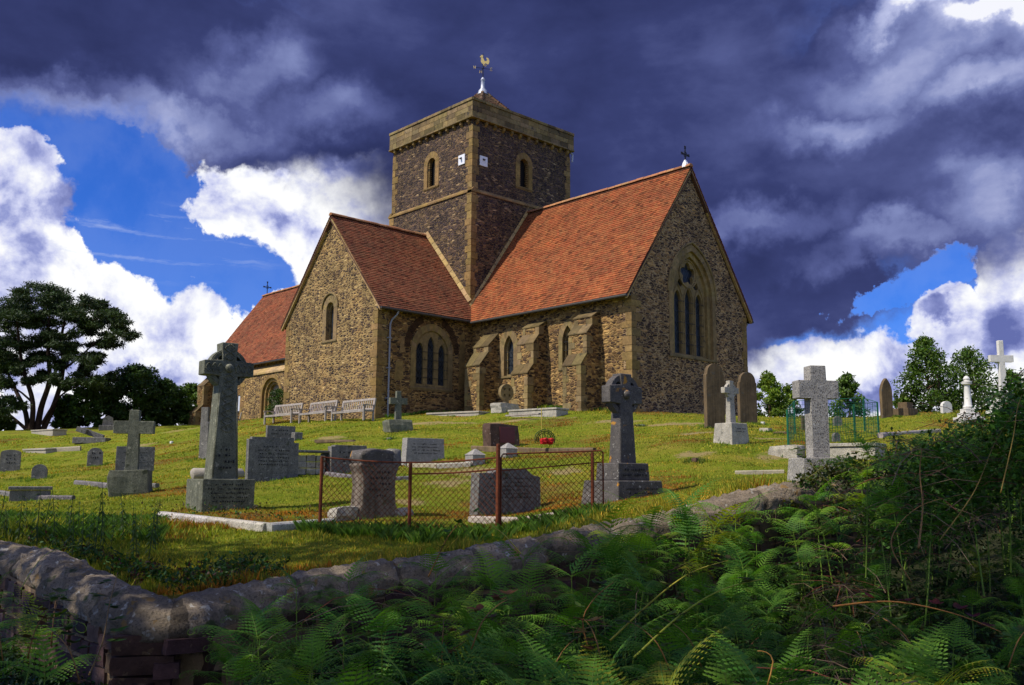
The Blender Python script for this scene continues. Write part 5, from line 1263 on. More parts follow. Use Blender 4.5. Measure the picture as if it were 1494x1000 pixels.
# ------------------------------------------------------------------ foliage
def leafmat(name, base, var=.4, trans=.3, rough=.55, noise_sc=.6, orand=False):
    g = newmat(name); a = g.n('ShaderNodeAttribute', {'attribute_name': 'tint'}); n = g.noise(g.oc, noise_sc, 3, .6)
    c = g.mix(1.0, base, a.outputs['Color'], 'MULTIPLY'); c = g.mix(1.0, c, g.ramp(n, [(.3, (1-var,)*3), (.7, (1+var, 1+var*.8, 1))]), 'MULTIPLY')
    g.set(g.b.inputs['Base Color'], c); g.b.inputs['Roughness'].default_value = rough
    if orand: ob = g.n('ShaderNodeObjectInfo').outputs['Random']; c = g.mix(1.0, c, g.ramp(ob, [(0, (.5, .58, .65)), (.4, (.9, .9, .9)), (.8, (1.3, 1.12, .9)), (.93, (1.6, 1.2, .8)), (1, (2.6, 1.1, .8))]), 'MULTIPLY'); g.set(g.b.inputs['Base Color'], c)
    tr = g.n('ShaderNodeBsdfTranslucent'); g.set(tr.inputs[0], g.mix(1.0, c, (1.5, 1.6, .6), 'MULTIPLY')); mx = g.n('ShaderNodeMixShader'); mx.inputs[0].default_value = trans
    g.L.new(g.b.outputs[0], mx.inputs[1]); g.L.new(tr.outputs[0], mx.inputs[2]); g.L.new(mx.outputs[0], g.out.inputs[0]); return g.m
MT['bark'] = stone('bark', (.10, .065, .045), .5, None, None, .04, 5, .95)
MT['pinebark'] = stone('pine_bark', (.045, .028, .022), .5, None, None, .05, 4, .95)
MT['leaf_pine'] = leafmat('pine_needles', (.028, .052, .014), .35, .12, .6)
MT['leaf_dark'] = leafmat('dark_leaves', (.050, .10, .020), .4, .2)
MT['leaf_mid'] = leafmat('mid_leaves', (.07, .13, .022), .4, .3)
MT['leaf_light'] = leafmat('light_leaves', (.13, .20, .032), .4, .35)
MT['leaf_fern'] = leafmat('bracken_green', (.105, .26, .042), .3, .35, .6, 1.5, True)
MT['leaf_bram'] = leafmat('bramble_leaves', (.026, .066, .016), .5, .25, .55, 2.5)
MT['stemgreen'] = flat('green_stem', (.10, .16, .03), .6, 0, .3, 10, True)
MT['twig'] = flat('dry_twig', (.19, .125, .08), .8, 0, .4, 10, True)
def leaves(centers, radii, counts, size, flatn=0.0, shell=.55, droop=0, asp=.5, tintvar=.3, rg=RNG, cl=None):
    """many small leaf shaped quads spread through ellipsoidal clumps -> V, F, tint"""
    Vs = []; Ts = []
    for ci, (c, r, n) in enumerate(zip(centers, radii, counts)):
        n = int(n); d = rg.normal(size=(n, 3)); d /= np.linalg.norm(d, axis=1)[:, None]
        q = rg.uniform(size=n)**(1/3); q = shell+(1-shell)*q if shell > 0 else q
        q = np.where(rg.uniform(size=n) < .35, rg.uniform(size=n), q)*(1+rg.normal(0, .10, n))
        p = np.array(c)+d*q[:, None]*np.array(r)
        s = size*rg.uniform(.6, 1.4, n)
        a = rg.normal(size=(n, 3)); a[:, 2] = a[:, 2]*(1-flatn)-droop; a /= np.linalg.norm(a, axis=1)[:, None]
        up = rg.normal(size=(n, 3))*.6+d*.6+np.array([0, 0, .5+flatn*2]); b = np.cross(a, up); b /= np.linalg.norm(b, axis=1)[:, None]+1e-9
        L = a*s[:, None]; B = b*(s*asp*.5)[:, None]
        Vs.append(np.stack([p, p+L*.5+B, p+L, p+L*.5-B], 1).reshape(-1, 3))
        ct = (cl[ci] if cl is not None else np.ones(3))*(1+rg.normal(0, .12))
        t = np.clip(1+rg.normal(0, tintvar, (n, 1)), .4, 1.9)*np.array(ct)*np.stack([1+rg.normal(0, .12, n), np.ones(n), 1+rg.normal(0, .15, n)], 1); Ts.append(t)
    V = np.concatenate(Vs); F = np.arange(len(V)).reshape(-1, 4); return V, F, np.clip(np.concatenate(Ts), .1, 3)
def loc3(px, py, d): return Vector(P3(px, py, d))
def tree(name, label, px, base_z, d, toppy, wpx, mat, seed, leaf=.16, n=9000, lean=0, crown_lo=.25, cat='tree', group=None, conic=.0, bark='bark', pos=None, height=None, rad_=None, clumps=26, parts=True, shell=.5, flat_=.1):
    rg = np.random.default_rng(seed)
    if pos is None:
        q = P3(px, 620, d); x, y = q[0], q[1]; z0 = gz(x, y) if base_z is None else base_z
        H_ = P3(px, toppy, d)[2]-z0; R = wpx*d/FPX/2
    else: x, y = pos; z0 = gz(x, y) if base_z is None else base_z; H_ = height; R = rad_
    t = thing(name, label, cat, (x, y, z0), 0, group); m = MB(); r0 = .022*H_+.03
    tp = [(0, 0, -.3), (.02*H_*rg.normal(), .02*H_*rg.normal(), H_*.3), (.04*H_*rg.normal()+lean*.5, .04*H_*rg.normal(), H_*.6), (lean, 0, H_*.93)]
    m.tube(tp, [r0, r0*.75, r0*.45, r0*.12], 7)
    C_, R_, N_ = [], [], []
    for i in range(clumps):
        f = crown_lo+(1-crown_lo)*(i+.5)/clumps; an = i*2.4+rg.uniform(-.5, .5)
        prof = math.sin(min(1, (f-crown_lo)/(1-crown_lo)*.85+.15)*math.pi)**.6 if not conic else (1-((f-crown_lo)/(1-crown_lo)))**.8*conic+(1-conic)*math.sin(((f-crown_lo)/(1-crown_lo)*.8+.2)*math.pi)**.7
        rr = R*prof*rg.uniform(.45, .88); c = np.array([rr*math.cos(an)+lean*f, rr*math.sin(an), H_*f*.97]); cr = R*rg.uniform(.24, .42)*(.6+.4*prof)
        cr = min(cr, H_*.13); C_.append(c); R_.append((cr*1.15, cr*1.15, cr*.75)); N_.append(n/clumps*rg.uniform(.6, 1.4))
        zb_ = max(H_*f*.97-rr*.7, H_*.15); k = min(zb_/H_/.93, .98); a0 = Vector((lean*k*k, 0, zb_)); c_ = Vector(c)
        m.tube([a0, a0.lerp(c_, .5)+Z*(-.04*H_*rg.uniform(0, 1)), c_], [r0*.35, r0*.2, r0*.06], 5, cap=False)
    m.build('trunk', MT[bark], t, smooth=True)
    C_.append((lean, 0, H_*.96)); R_.append((R*.18, R*.18, H_*.06)); N_.append(n/clumps*.6)
    V, F, T = leaves(C_, R_, N_, leaf, flat_, shell, rg=rg); fastmesh('crown', V, F, MT[mat], T, t); return t
# scots pine at far left: limbs follow the real tree's spread
def pine():
    D0 = 58; rg = np.random.default_rng(5); zb = lambda a, b: (a*.4, 380+b*.4)
    bx = P3(44, 640, D0); z0 = gz(bx[0], bx[1]); t = thing('pine_tree', 'big spreading scots pine with many bare twisting limbs, far left', 'tree', (bx[0], bx[1], z0)); O = Vector((bx[0], bx[1], z0))
    TR_ = [[(105, 660), (95, 560), (60, 480), (20, 400), (-40, 350)], [(110, 655), (120, 520), (85, 400), (70, 300), (60, 200)], [(130, 655), (150, 540), (180, 440), (175, 320), (180, 200)], [(140, 655), (200, 520), (230, 400), (225, 280), (250, 170)],
           [(230, 400), (300, 345), (360, 290), (430, 262)], [(150, 600), (215, 500), (300, 450), (380, 445)], [(100, 620), (30, 560), (-50, 500)], [(225, 280), (300, 230), (380, 210)], [(175, 330), (240, 350), (320, 380)], [(85, 400), (20, 330), (-60, 280)], [(120, 520), (60, 470), (0, 460)], [(180, 250), (120, 180), (110, 130)], [(250, 180), (300, 160), (330, 165)], [(70, 300), (0, 220), (-40, 190)]]
    m = MB(); w0 = [.30, .30, .34, .32, .13, .13, .2, .10, .08, .12, .12, .09, .07, .1]
    for tr, w in zip(TR_, w0):
        dd = 0; pts = []
        for i, q in enumerate(tr): pts.append(loc3(*zb(*q), D0+dd)-O); dd += rg.uniform(-.9, .9)
        P_ = smoothline(np.array(pts), .4); m.tube(P_, list(np.linspace(w*.62, w*.18, len(P_))), 7, cap=False)
    m.build('trunk', MT['pinebark'], t, smooth=True)
    CL = [(150, 115, 55), (95, 130, 45), (60, 165, 55), (225, 135, 50), (265, 165, 45), (320, 165, 42), (365, 185, 35), (400, 205, 42), (440, 232, 38), (452, 262, 34), (405, 290, 38), (372, 305, 32), (300, 250, 50), (340, 228, 40), (200, 200, 55), (110, 225, 55), (20, 235, 60), (-50, 200, 65), (330, 375, 34), (352, 350, 30), (300, 400, 22), (60, 320, 45), (0, 320, 55), (130, 300, 42), (175, 270, 35), (240, 300, 42), (-50, 400, 70), (10, 440, 38), (55, 385, 32), (-30, 500, 50), (10, 545, 30), (-60, 600, 60), (150, 350, 36), (210, 380, 34), (60, 400, 30), (20, 390, 34), (110, 440, 26), (260, 340, 34), (150, 420, 22), (-10, 350, 40), (90, 200, 40), (60, 520, 34), (10, 580, 30), (-20, 560, 40), (190, 430, 26), (110, 360, 40), (30, 290, 44), (210, 300, 40), (280, 210, 40), (130, 200, 44), (-20, 450, 40), (250, 450, 26), (290, 440, 36), (330, 462, 38), (400, 430, 24), (360, 440, 30), (-90, 300, 80), (-110, 180, 60), (30, 190, 40), (180, 160, 45)]
    C_, R_, N_ = [], [], []
    for a, b, r in CL:
        for s in range(7):
            k = D0/FPX*.4; c = loc3(*zb(a+rg.normal()*r*.5, b+rg.normal()*r*.32), D0+rg.normal()*1.9)-O; rr = r*k*rg.uniform(.40, .72); C_.append(c); R_.append((rr*1.3, rr*1.3, rr*.40)); N_.append(300)
    V, F, T = leaves(C_, R_, N_, .22, .1, .2, asp=.26, rg=rg); fastmesh('crown', V, F, MT['leaf_pine'], T, t)
pine()
tree('conifer_bush', 'dark dense evergreen beyond the crest, largest one right of the pine', 196, None, 62, 536, 120, 'leaf_dark', 21, .22, 16000, crown_lo=.02, bark='pinebark', clumps=40)
tree('conifer_bush', 'dark evergreen with a low branch layer directly right of the pine trunk', 140, None, 60, 560, 100, 'leaf_dark', 22, .22, 11000, crown_lo=.02, bark='pinebark', clumps=34)
tree('broadleaf_tree', 'rounded mid green tree at the right end of the dark evergreens', 238, None, 63, 556, 60, 'leaf_dark', 23, .20, 8000, crown_lo=.02, clumps=30)
tree('broadleaf_tree', 'light green bushy tree meeting the west end of the church', 276, None, 64, 562, 62, 'leaf_mid', 24, .20, 8000, crown_lo=.02, clumps=30)
tree('broadleaf_tree', 'low green bush seen under the pine limbs', 98, None, 61, 578, 50, 'leaf_mid', 25, .20, 6000, crown_lo=.02, clumps=24)
tree('broadleaf_tree', 'small pale bush at the far left edge under the pine', 8, None, 60, 612, 34, 'leaf_light', 26, .18, 3500, crown_lo=.02, clumps=16)
tree('willow_tree', 'loose yellow green tree right behind the chancel gable', 1124, -1.5, 52, 545, 58, 'leaf_light', 31, .17, 9000, crown_lo=.05, clumps=34)
tree('willow_tree', 'lower yellow green tree filling left of the granite cross', 1152, -1.5, 54, 562, 40, 'leaf_light', 32, .17, 5000, crown_lo=.05, clumps=24)
tree('oak_tree', 'rounded dark green tree showing right of the granite cross', 1238, -1.5, 50, 547, 58, 'leaf_mid', 33, .17, 8000, crown_lo=.05, clumps=30)
tree('birch_tree', 'tall pointed loose tree on the right skyline', 1356, -1.0, 46, 492, 100, 'leaf_mid', 34, .15, 13000, crown_lo=.06, conic=.35, clumps=44)
tree('birch_tree', 'broader rounded tree right of the tall pointed one', 1418, -1.0, 47, 510, 100, 'leaf_mid', 35, .15, 10000, crown_lo=.06, clumps=40)
tree('birch_tree', 'low leafy tree half hidden behind the brambles, right edge', 1478, -1.0, 46, 540, 80, 'leaf_mid', 36, .15, 6000, crown_lo=.05, clumps=26)
tree('hawthorn_bush', 'short bush behind the white pedestal on the right', 1320, -1.0, 46, 575, 40, 'leaf_light', 37, .14, 3500, crown_lo=.02, clumps=20)
# unseen trees added beside and behind the viewer: their crowns shade the foreground
for i, (u, d, h, r, lab) in enumerate(((-10.5, 4.6, 15.5, 4.0, 'tall lane side ash left of the viewer and beyond the wall corner'), (-6, 2.6, 16, 4.3, 'tallest lane side ash close to the left of the viewer'), (-1.2, 0, 15.5, 4.3, 'tall lane side ash over the viewer'), (4, -2.2, 15, 4.3, 'tall lane side ash behind and right of the viewer'), (-9.5, -1, 12.5, 4.0, 'shorter lane side ash left of the viewer'), (-5, -3.6, 12, 4.0, 'shorter lane side ash just behind the viewer'))):
    x, y = xy(u, d); tree('added_shade_tree', lab, 0, None, 0, 0, 0, 'leaf_mid', 50+i, .26, (5600, 5000, 3900, 2200, 5000, 4600)[i], crown_lo=.52, pos=(x, y), height=h, rad_=r, clumps=34, group='ash trees along the lane', shell=.2)
# bush beside the doorway
x, y = -24.6, -1.5
tree('doorway_bush', 'round dark bush growing beside the arched doorway', 0, None, 0, 0, 0, 'leaf_dark', 61, .09, 5000, crown_lo=.02, pos=(x, y), height=1.9, rad_=.95, clumps=18, cat='bush')

# ------------------------------------------------------------------ grass
def grass():
    rg = np.random.default_rng(3); n = 420000
    d = 8*(50/8)**(rg.uniform(size=n)**.9); u = rg.uniform(-.62, .62, n)*d
    sdv = wall_d(u, d); ok = (sdv > .24) & (bare(CP[0]+u*RH[0]+d*FH[0], CP[1]+u*RH[1]+d*FH[1]) < rg.uniform(.1, 1, n)); u, d, sdv = u[ok], d[ok], sdv[ok]; x = CP[0]+u*RH[0]+d*FH[0]; y = CP[1]+u*RH[1]+d*FH[1]
    ok = ~(((x < .05) & (x > -10) & (y > -.02) & (y < 8)) | ((x < -9.6) & (x > -17.4) & (y > -5.3) & (y < 8)) | ((x <= -17.3) & (y > -.02) & (y < 8))); u, d, x, y, sdv = u[ok], d[ok], x[ok], y[ok], sdv[ok]
    z = ground(u, d); n = len(x)
    pat = np.sin(x*1.9+np.sin(y*1.3)*2)*np.sin(y*2.3+x*.7)+.6*np.sin(x*5.1+y*3.3)+.3*rg.normal(size=n)
    long_ = np.clip(1-sdv/1.6, 0, 1)*1.2+np.clip(1-np.abs(d-11.9)/1.6, 0, 1)*(u < -3.6)*1.2+np.clip(1-np.abs(d-11.6)/.7, 0, 1)*(u > -2.4)*.7
    near_w = np.clip(1-(np.abs(y+.5))/.6, 0, 1)*((x < 0) & (x > -8))*2.0
    h = (.015+.015*np.clip(pat, 0, 2))*rg.uniform(.6, 1.5, n)*(1+long_*2.6+near_w*2)*(1+d*.012)
    w = (.0022+.00055*d)*rg.uniform(.7, 1.3, n)*(1+.5*np.clip(long_, 0, 1))
    an = rg.uniform(0, 2*np.pi, n); ln = rg.normal(0, .45, (n, 2))*h[:, None]
    dx, dy = np.cos(an)*w, np.sin(an)*w
    b0 = np.stack([x-dx, y-dy, z-.01], 1); b1 = np.stack([x+dx, y+dy, z-.01], 1); m_ = np.stack([x+ln[:, 0]*.9, y+ln[:, 1]*.9, z+h], 1)
    V = np.stack([b0, b1, m_], 1).reshape(-1, 3); F = np.arange(n*3).reshape(-1, 3)
    s = rg.uniform(size=n); p2 = np.sin(x*.8+1.3*np.sin(y*.6))*np.cos(y*.9-x*.3)+.5*rg.normal(size=n)
    c = np.where((s < .22)[:, None], (2.2, 1.55, 2.2), (1.0, 1.0, 1.0)); c = np.where((rust(x, y) > rg.uniform(.15, 1.1, n))[:, None], np.array((1.6, .60, .9))*np.ones((n, 1)), c); c = np.where((p2 < -.6)[:, None], c*np.array([1.65, 1.2, 1.3]), c)
    c = c*np.clip(1+rg.normal(0, .25, (n, 1)), .4, 1.8)
    g = leafmat('grass_blades', (.175, .215, .018), .25, .3, .7); o = fastmesh('grass', V, F, g, c); tag(o, 'short yellow green turf covering the graveyard slope', 'grass', None, 'stuff')
grass()
# ------------------------------------------------------------------ bracken, brambles, nettles
ENV = np.array([(-60, 860), (0, 885), (130, 925), (160, 1015), (330, 1010), (350, 850), (450, 800), (520, 790), (600, 815), (700, 800), (760, 775), (850, 745), (900, 712), (1000, 716), (1080, 730), (1140, 775), (1180, 720), (1250, 668), (1300, 648), (1350, 640), (1400, 620), (1450, 586), (1494, 548), (1560, 540), (1900, 570)], float)
env = lambda px: np.interp(px, ENV[:, 0], ENV[:, 1])
WPX = np.array([(w[0], w[2]) for w in WL], float)
walld = lambda px: np.interp(px, WPX[:, 0], WPX[:, 1])
def pinnule(m, P, D, S, Nn, L, w, lobes=4):
    """one leaflet: a row of small lobes on both sides of its midrib"""
    for k in range(lobes):
        f = (k+.1)/lobes; lw = w*(1-f*.72); c = P+D*(L*f)-Nn*(L*f*f*.38); dl = D*(L/lobes*.66)
        for s in (1, -1):
            q = S*s; m.add([c, c+q*lw*.85+dl*.15, c+q*lw+dl*1.1, c+dl*1.6], [(0, 1, 2, 3)], FT_)
def make_fern(seed, pairs=2, pl=.42):
    """bracken: upright stalk carrying spreading, twice divided side fronds and a curled tip; unit height 1"""
    global FT_
    rg = random.Random(seed); m = MB(); st = MB(); H_ = 1.0; bend = Vector((rg.uniform(-.08, .08), rg.uniform(-.08, .08), 0))
    sp = [Vector((0, 0, -.3)), Vector((0, 0, .2))+bend*.2, Vector((0, 0, .6))+bend*.6, Vector((0, 0, 1))+bend]
    st.tube(sp, [.0085, .008, .0065, .0035], 5, tint=(1.5, 1.5, .9)); az0 = rg.uniform(0, 6.28)
    for pi in range(pairs+1):
        zf = .66+.34*pi/pairs if pairs else 1; base = Vector((0, 0, zf))+bend*zf; az = az0+pi*.5
        L = pl*(1-.35*pi/max(pairs, 1))*rg.uniform(.85, 1.2)
        for s in (0, 1):
            a = az+s*math.pi+rg.uniform(-.3, .3); d = Vector((math.cos(a), math.sin(a), 0)); rise = rg.uniform(.30, 1.2); n = 19; side = Vector((-d.y, d.x, 0))
            pts = []; tw = rg.uniform(-.3, .3)
            for k in range(n+1):
                f = k/n; pts.append(base+d*(L*f*(1-.12*f))+Z*(L*(rise*f-(rise*.5+.15)*f*f)))
            # rolled tip
            e = pts[-1]; dd = (pts[-1]-pts[-3]).normalized()
            cr = L*.045; pts2 = [e+dd*(cr*math.sin(q)*1.2)+Z*(-cr*(1-math.cos(q))) for q in np.linspace(0, 4.4, 8)[1:]]
            st.tube(pts+pts2, list(np.linspace(.0035, .0012, len(pts)))+[.003]*len(pts2), 4, tint=(1.2, 1.3, .6), cap=False)
            for k in range(2, n+1):
                f = k/n; p = pts[k-1]; t = (pts[k]-pts[k-1]).normalized(); nn = side.cross(t).normalized()
                if nn.z < 0: nn = -nn
                sd_ = (side+Z*tw*.3).normalized(); l = L*.27*math.sin(min(1, (f+.16))*math.pi*.84)**.7*(1-f*.35)*rg.uniform(.85, 1.1)
                if l < .012: continue
                FT_ = (rg.uniform(.75, 1.15)*(1+.5*f*f), rg.uniform(.85, 1.15)*(1+.25*f*f), .8)
                for s2 in (1, -1):
                    D_ = (sd_*s2*.92+t*.36+nn*rg.uniform(-.25, .0)).normalized(); pinnule(m, p, D_, t, nn, l, min(.0125, max(.004, l*.12)), 3 if l < .05 else 5)
    global_dir = rg.uniform(0, 6.28); d = Vector((math.cos(global_dir), math.sin(global_dir), 0)); side = Vector((-d.y, d.x, 0)); L = pl*.9; n = 14; b0 = Vector((0, 0, 1))+bend
    pts = [b0+d*(L*.75*(k/n)**1.3)+Z*(L*(.9*(k/n)-.35*(k/n)**2)) for k in range(n+1)]; st.tube(pts, list(np.linspace(.003, .001, n+1)), 4, tint=(1.2, 1.3, .6), cap=False)
    for k in range(1, n):
        f = k/n; t = (pts[k]-pts[k-1]).normalized(); nn = side.cross(t).normalized(); nn = nn if nn.z > 0 else -nn; l = L*.34*(1-f)**.8
        if l < .012: continue
        FT_ = (1.0+.4*f, 1.05+.2*f, .8)
        for s2 in (1, -1): pinnule(m, pts[k], (side*s2*.9+t*.42).normalized(), t, nn, l, min(.013, l*.12), 5)
    return m, st
FERNS = []
for i in range(9):
    fm, fs = make_fern(100+i, 2 if i % 3 else 3, (.48, .56, .64)[i % 3]); FERNS.append((fm, fs))
FERN_MESH = []
rgf = random.Random(77)
def fern_at(x, y, z0, h, rz, v, tiltx=0, tilty=0):
    t = thing('bracken_fern', None, 'fern', (x, y, z0), rz, 'bracken ferns growing along the outside of the wall')
    if FERN_MESH and v < len(FERN_MESH) and FERN_MESH[v]:
        for mm_, nm in zip(FERN_MESH[v], ('fronds', 'stalk')):
            o = bpy.data.objects.new(nm, mm_); COL.objects.link(o); o.parent = t
    t.scale = (h,)*3; t.rotation_euler = (tiltx, tilty, rz); return t
for fm, fs in FERNS:
    a = fm.build('fronds', MT['leaf_fern']); b = fs.build('stalk', MT['stemgreen']); FERN_MESH.append((a.data, b.data)); bpy.data.objects.remove(a); bpy.data.objects.remove(b)
def zone(px, rgk, bias=1.0):
    """a spot on the lane side whose plant top reaches image height y"""
    e = env(px); y = e+(1040-e)*rgk.random()**bias; f = (y-e)/(1040-e); dw = walld(px)-.55
    return y, dw+(4.1-dw)*min(1, f*1.05)
placed = []; tries = 0
while len(placed) < 172 and tries < 9000:
    tries += 1; px = rgf.uniform(335, 1760); y, d = zone(px, rgf, .8); d += rgf.uniform(-.3, .3)
    if px > 1180 and rgf.random() < .2: continue
    if 1120 < px < 1165 and y < 810: continue
    if px < 600 and rgf.random() < .4: continue
    q = P3(px, y, d); z0 = gz(q[0], q[1]); h = q[2]-z0
    if not .35 < h < 1.9: continue
    if any((a-q[0])**2+(b-q[1])**2 < .055 for a, b in placed): continue
    placed.append((q[0], q[1])); f = fern_at(q[0], q[1], z0, min(max(h, .5), 1.25)*(.80 if px < 560 else .98), rgf.uniform(0, 6.28), rgf.randrange(9), rgf.uniform(-.18, .18), rgf.uniform(-.18, .18))
    if h > 1.3: f.location.z = z0+(h-1.3)
    col_ = ['right of the wall corner', 'below the left end of the chain link fence', 'below the tall rusty fence post', 'below the lichened celtic cross', 'left of the granite cross', 'below the granite cross', 'among the brambles below the white pedestal', 'among the brambles at the right edge'][min(7, max(0, int((px-335)/145)))]
    fr = (y-env(px))/(1040-env(px)); row_ = 'topmost row' if fr < .18 else 'upper row' if fr < .42 else 'middle row' if fr < .7 else 'lowest row'
    f['label'] = 'bracken fern '+col_+', '+row_
for k in range(20):                                            # ferns standing up out of the right hand bank
    px = 1240+k*14+rgf.uniform(-8, 8); y = env(px)+rgf.uniform(-6, 120); d = rgf.uniform(7.2, 8.6); q = P3(px, y, d); z0 = gz(q[0], q[1]); s_ = rgf.uniform(.6, .95)
    f = fern_at(q[0], q[1], max(z0, q[2]-s_), s_, rgf.uniform(0, 6.28), rgf.randrange(9), rgf.uniform(-.2, .2), rgf.uniform(-.2, .2)); f['label'] = 'bracken fern standing up out of the bramble bank, right of the granite cross'
# low left ferns
for px, y, d in ((-15, 880, 6.6), (12, 930, 5.6), (60, 985, 5.0), (-40, 900, 6.0), (35, 905, 6.9), (395, 930, 6.2), (440, 985, 5.2), (352, 905, 7.0)):
    q = P3(px, y, d); z0 = gz(q[0], q[1]); f = fern_at(q[0], q[1], z0, min(1.2, max(.4, q[2]-z0)), rgf.uniform(0, 6), rgf.randrange(9), rgf.uniform(-.2, .2), .1); f['label'] = 'bracken fern low at the bottom left, outside the left arm of the wall' if px < 100 else 'bracken fern covering the wall face just right of its corner'
# a few low fern tips and weeds on the yard side are left to the grass

# undergrowth: a tangle of bramble leaves nobody could count
def undergrowth():
    rg = random.Random(8); C_, R_, N_, K_ = [], [], [], []
    for i in range(3200):
        px = rg.uniform(-60, 1900); 
        if 150 < px < 335 and rg.random() < .985: continue
        if 335 <= px < 420 and rg.random() < .5: continue
        y, d = zone(px, rg, .9); y += 28; d += rg.uniform(-.5, .3)
        if px > 1180: y += rg.uniform(-25, 20); d = min(d, walld(px)-.1)
        q = P3(px, y, d); z0 = gz(q[0], q[1])
        if q[2] < z0: q[2] = z0+rg.uniform(0, .1)
        q[2] = z0+(q[2]-z0)*(.34 if px < 1120 else .42+.62*min(1, (px-1120)/120)*(y < 800)+.15*min(1, (px-1120)/120))
        if px < 150: q[2] = min(q[2], z0+.75)
        top = q[2]; hcol = top-z0
        C_.append((q[0], q[1], top)); R_.append((rg.uniform(.10, .24),)*2+(rg.uniform(.06, .14),)); N_.append(38)
        br = (px > 1150)*(px < 1330)*rg.random()
        K_.append(np.array([1.0+br*1.0, 1.0-.15*br, 1.0]) if rg.random() > .06 else np.array([2.6, .7, 1.0]))
        if hcol > .35 and rg.random() < .6: C_.append((q[0], q[1], z0+hcol*.5)); R_.append((.25, .25, hcol*.4)); N_.append(26); K_.append(np.ones(3)*.8)
    for i in range(950):                                       # the bank climbs at the right hand edge
        px = 1290+560*rg.random(); e = env(px); y = e+rg.uniform(16, 150); d = rg.uniform(7.6, 10.2)-(min(px, 1560)-1290)*.004; q = P3(px, y, d); z0 = gz(q[0], q[1]); q[2] = max(q[2], z0+.05)
        C_.append(tuple(q)); R_.append((rg.uniform(.14, .26),)*2+(rg.uniform(.10, .2),)); N_.append(34); K_.append(np.array([2.7, 2.3, 1.2])*rg.uniform(.55, 1.7))  # leaf tint raised to look sunlit inside the tree shade
    V, F, T = leaves(C_, R_, N_, .042, .25, 0, asp=.62, tintvar=.4, rg=np.random.default_rng(4), cl=K_)
    o = fastmesh('undergrowth', V, F, MT['leaf_bram'], T); tag(o, 'dark tangle of bramble and ground leaves filling the lane side bank', 'undergrowth', None, 'stuff')
    # moss and ivy over the wall top at right
    C_, R_, N_, K_ = [], [], [], []
    for i in range(420):
        px = 1135+rg.random()**.8*380; d = walld(px)+rg.uniform(-.35, .3); yw = np.interp(px, [1130, 1300, 1494, 1560], [716, 690, 660, 652]); y = yw+rg.uniform(-22-(px-1135)*.06, 75)
        if px < 1160: y = max(y, yw+25)
        q = P3(px, y, d-.1); C_.append(q); R_.append((.15, .15, .10)); N_.append(46); b = rg.random(); K_.append(np.array([2.2, 1.0, .6]) if b < .45 else np.array([1.0, 1.0, .9]))
    V, F, T = leaves(C_, R_, N_, .045, .2, 0, asp=.75, tintvar=.4, rg=np.random.default_rng(5), cl=K_)
    o = fastmesh('ivy_mat', V, F, MT['leaf_bram'], T); tag(o, 'brown green mat of ivy and moss smothering the wall top at right', 'ivy', None, 'stuff')
    # dry twigs through the right hand heap
    m = MB()
    for i in range(420):
        px = rg.uniform(1180, 1560) if rg.random() < .85 else rg.uniform(400, 1180); y, d = zone(px, rg, 1.0); y += rg.uniform(-12, 20) if px > 1200 else 20
        if px > 1280: y = env(px)+rg.uniform(-14, 170); d = rg.uniform(7.0, 8.6)
        q = Vector(P3(px, y, min(d, walld(px)-.2))); L = rg.uniform(.3, .9); a = rg.uniform(0, 6.28); dr = Vector((math.cos(a), math.sin(a), rg.uniform(-.5, .6))).normalized(); b = Vector((rg.uniform(-.3, .3), rg.uniform(-.3, .3), -.4))
        tt = rg.choice(((1, 1, 1), (1.5, 1.5, 1.4), (.6, .5, .5), (1.1, .5, .45))); r = rg.uniform(.0015, .004)
        m.tube([q-dr*L*.5-Z*.05, q-dr*L*.2, q+dr*L*.2+b*.08, q+dr*L*.5+b*L*.4], [r, r, r*.8, r*.4], 4, tint=tt, cap=False)
    o = m.build('dry_twigs', MT['twig'], None); tag(o, 'thin dry twigs and old bramble stems woven through the heap', 'twigs', None, 'stuff')
undergrowth()
# arching bramble shoots
MT['cane'] = flat('bramble_cane', (.20, .17, .05), .5, 0, .3, 12, True)
def leaflet(m, P, D, U_, L, w, t):
    S = D.cross(U_).normalized(); pts = [P, P+D*L*.25+S*w*.42, P+D*L*.55+S*w*.5, P+D*L*.85+S*w*.25, P+D*L, P+D*L*.85-S*w*.25, P+D*L*.55-S*w*.5, P+D*L*.25-S*w*.42, P+D*L*.5-U_*w*.12]
    m.add(pts, [(8, i, i+1) for i in range(7)]+[(8, 7, 0)], t)
def shoot(pts, label, tint=(1, 1, 1), r=.006, nl=7, lt=(1, 1, 1), ls=.06, seed=0):
    rg = random.Random(seed); P_ = [Vector(P3(*p)) for p in pts]; O = P_[0].copy(); t = thing('bramble_shoot', label, 'bramble', O)
    S_ = smoothline(np.array([p-O for p in P_]), .04); m = MB(); m.tube(S_, list(np.linspace(r, r*.35, len(S_))), 6, tint=tint); m.build('cane', MT['cane'], t, smooth=True); lf = MB()
    for k in range(nl):
        i = int(len(S_)*(.25+.72*(k+.5)/nl)); i = min(i, len(S_)-2); p = Vector(S_[i]); a = rg.uniform(0, 6.28); D = Vector((math.cos(a), math.sin(a), rg.uniform(.1, .6))).normalized(); pe = p+D*ls*.8
        lf.tube([p, pe], .0012, 3, tint=(.8, .8, .6), cap=False)
        for w in (-1.1, 0, 1.1):
            D2 = (Matrix.Rotation(w, 3, 'Z') @ D).normalized(); D2 = (D2+Z*rg.uniform(-.5, .1)).normalized(); leaflet(lf, pe, D2, Z, ls*rg.uniform(.8, 1.2)*(1.15 if w == 0 else .9), ls*.7, tuple(c*rg.uniform(.75, 1.25) for c in lt))
    lf.build('leaves', MT['leaf_bram'], t)
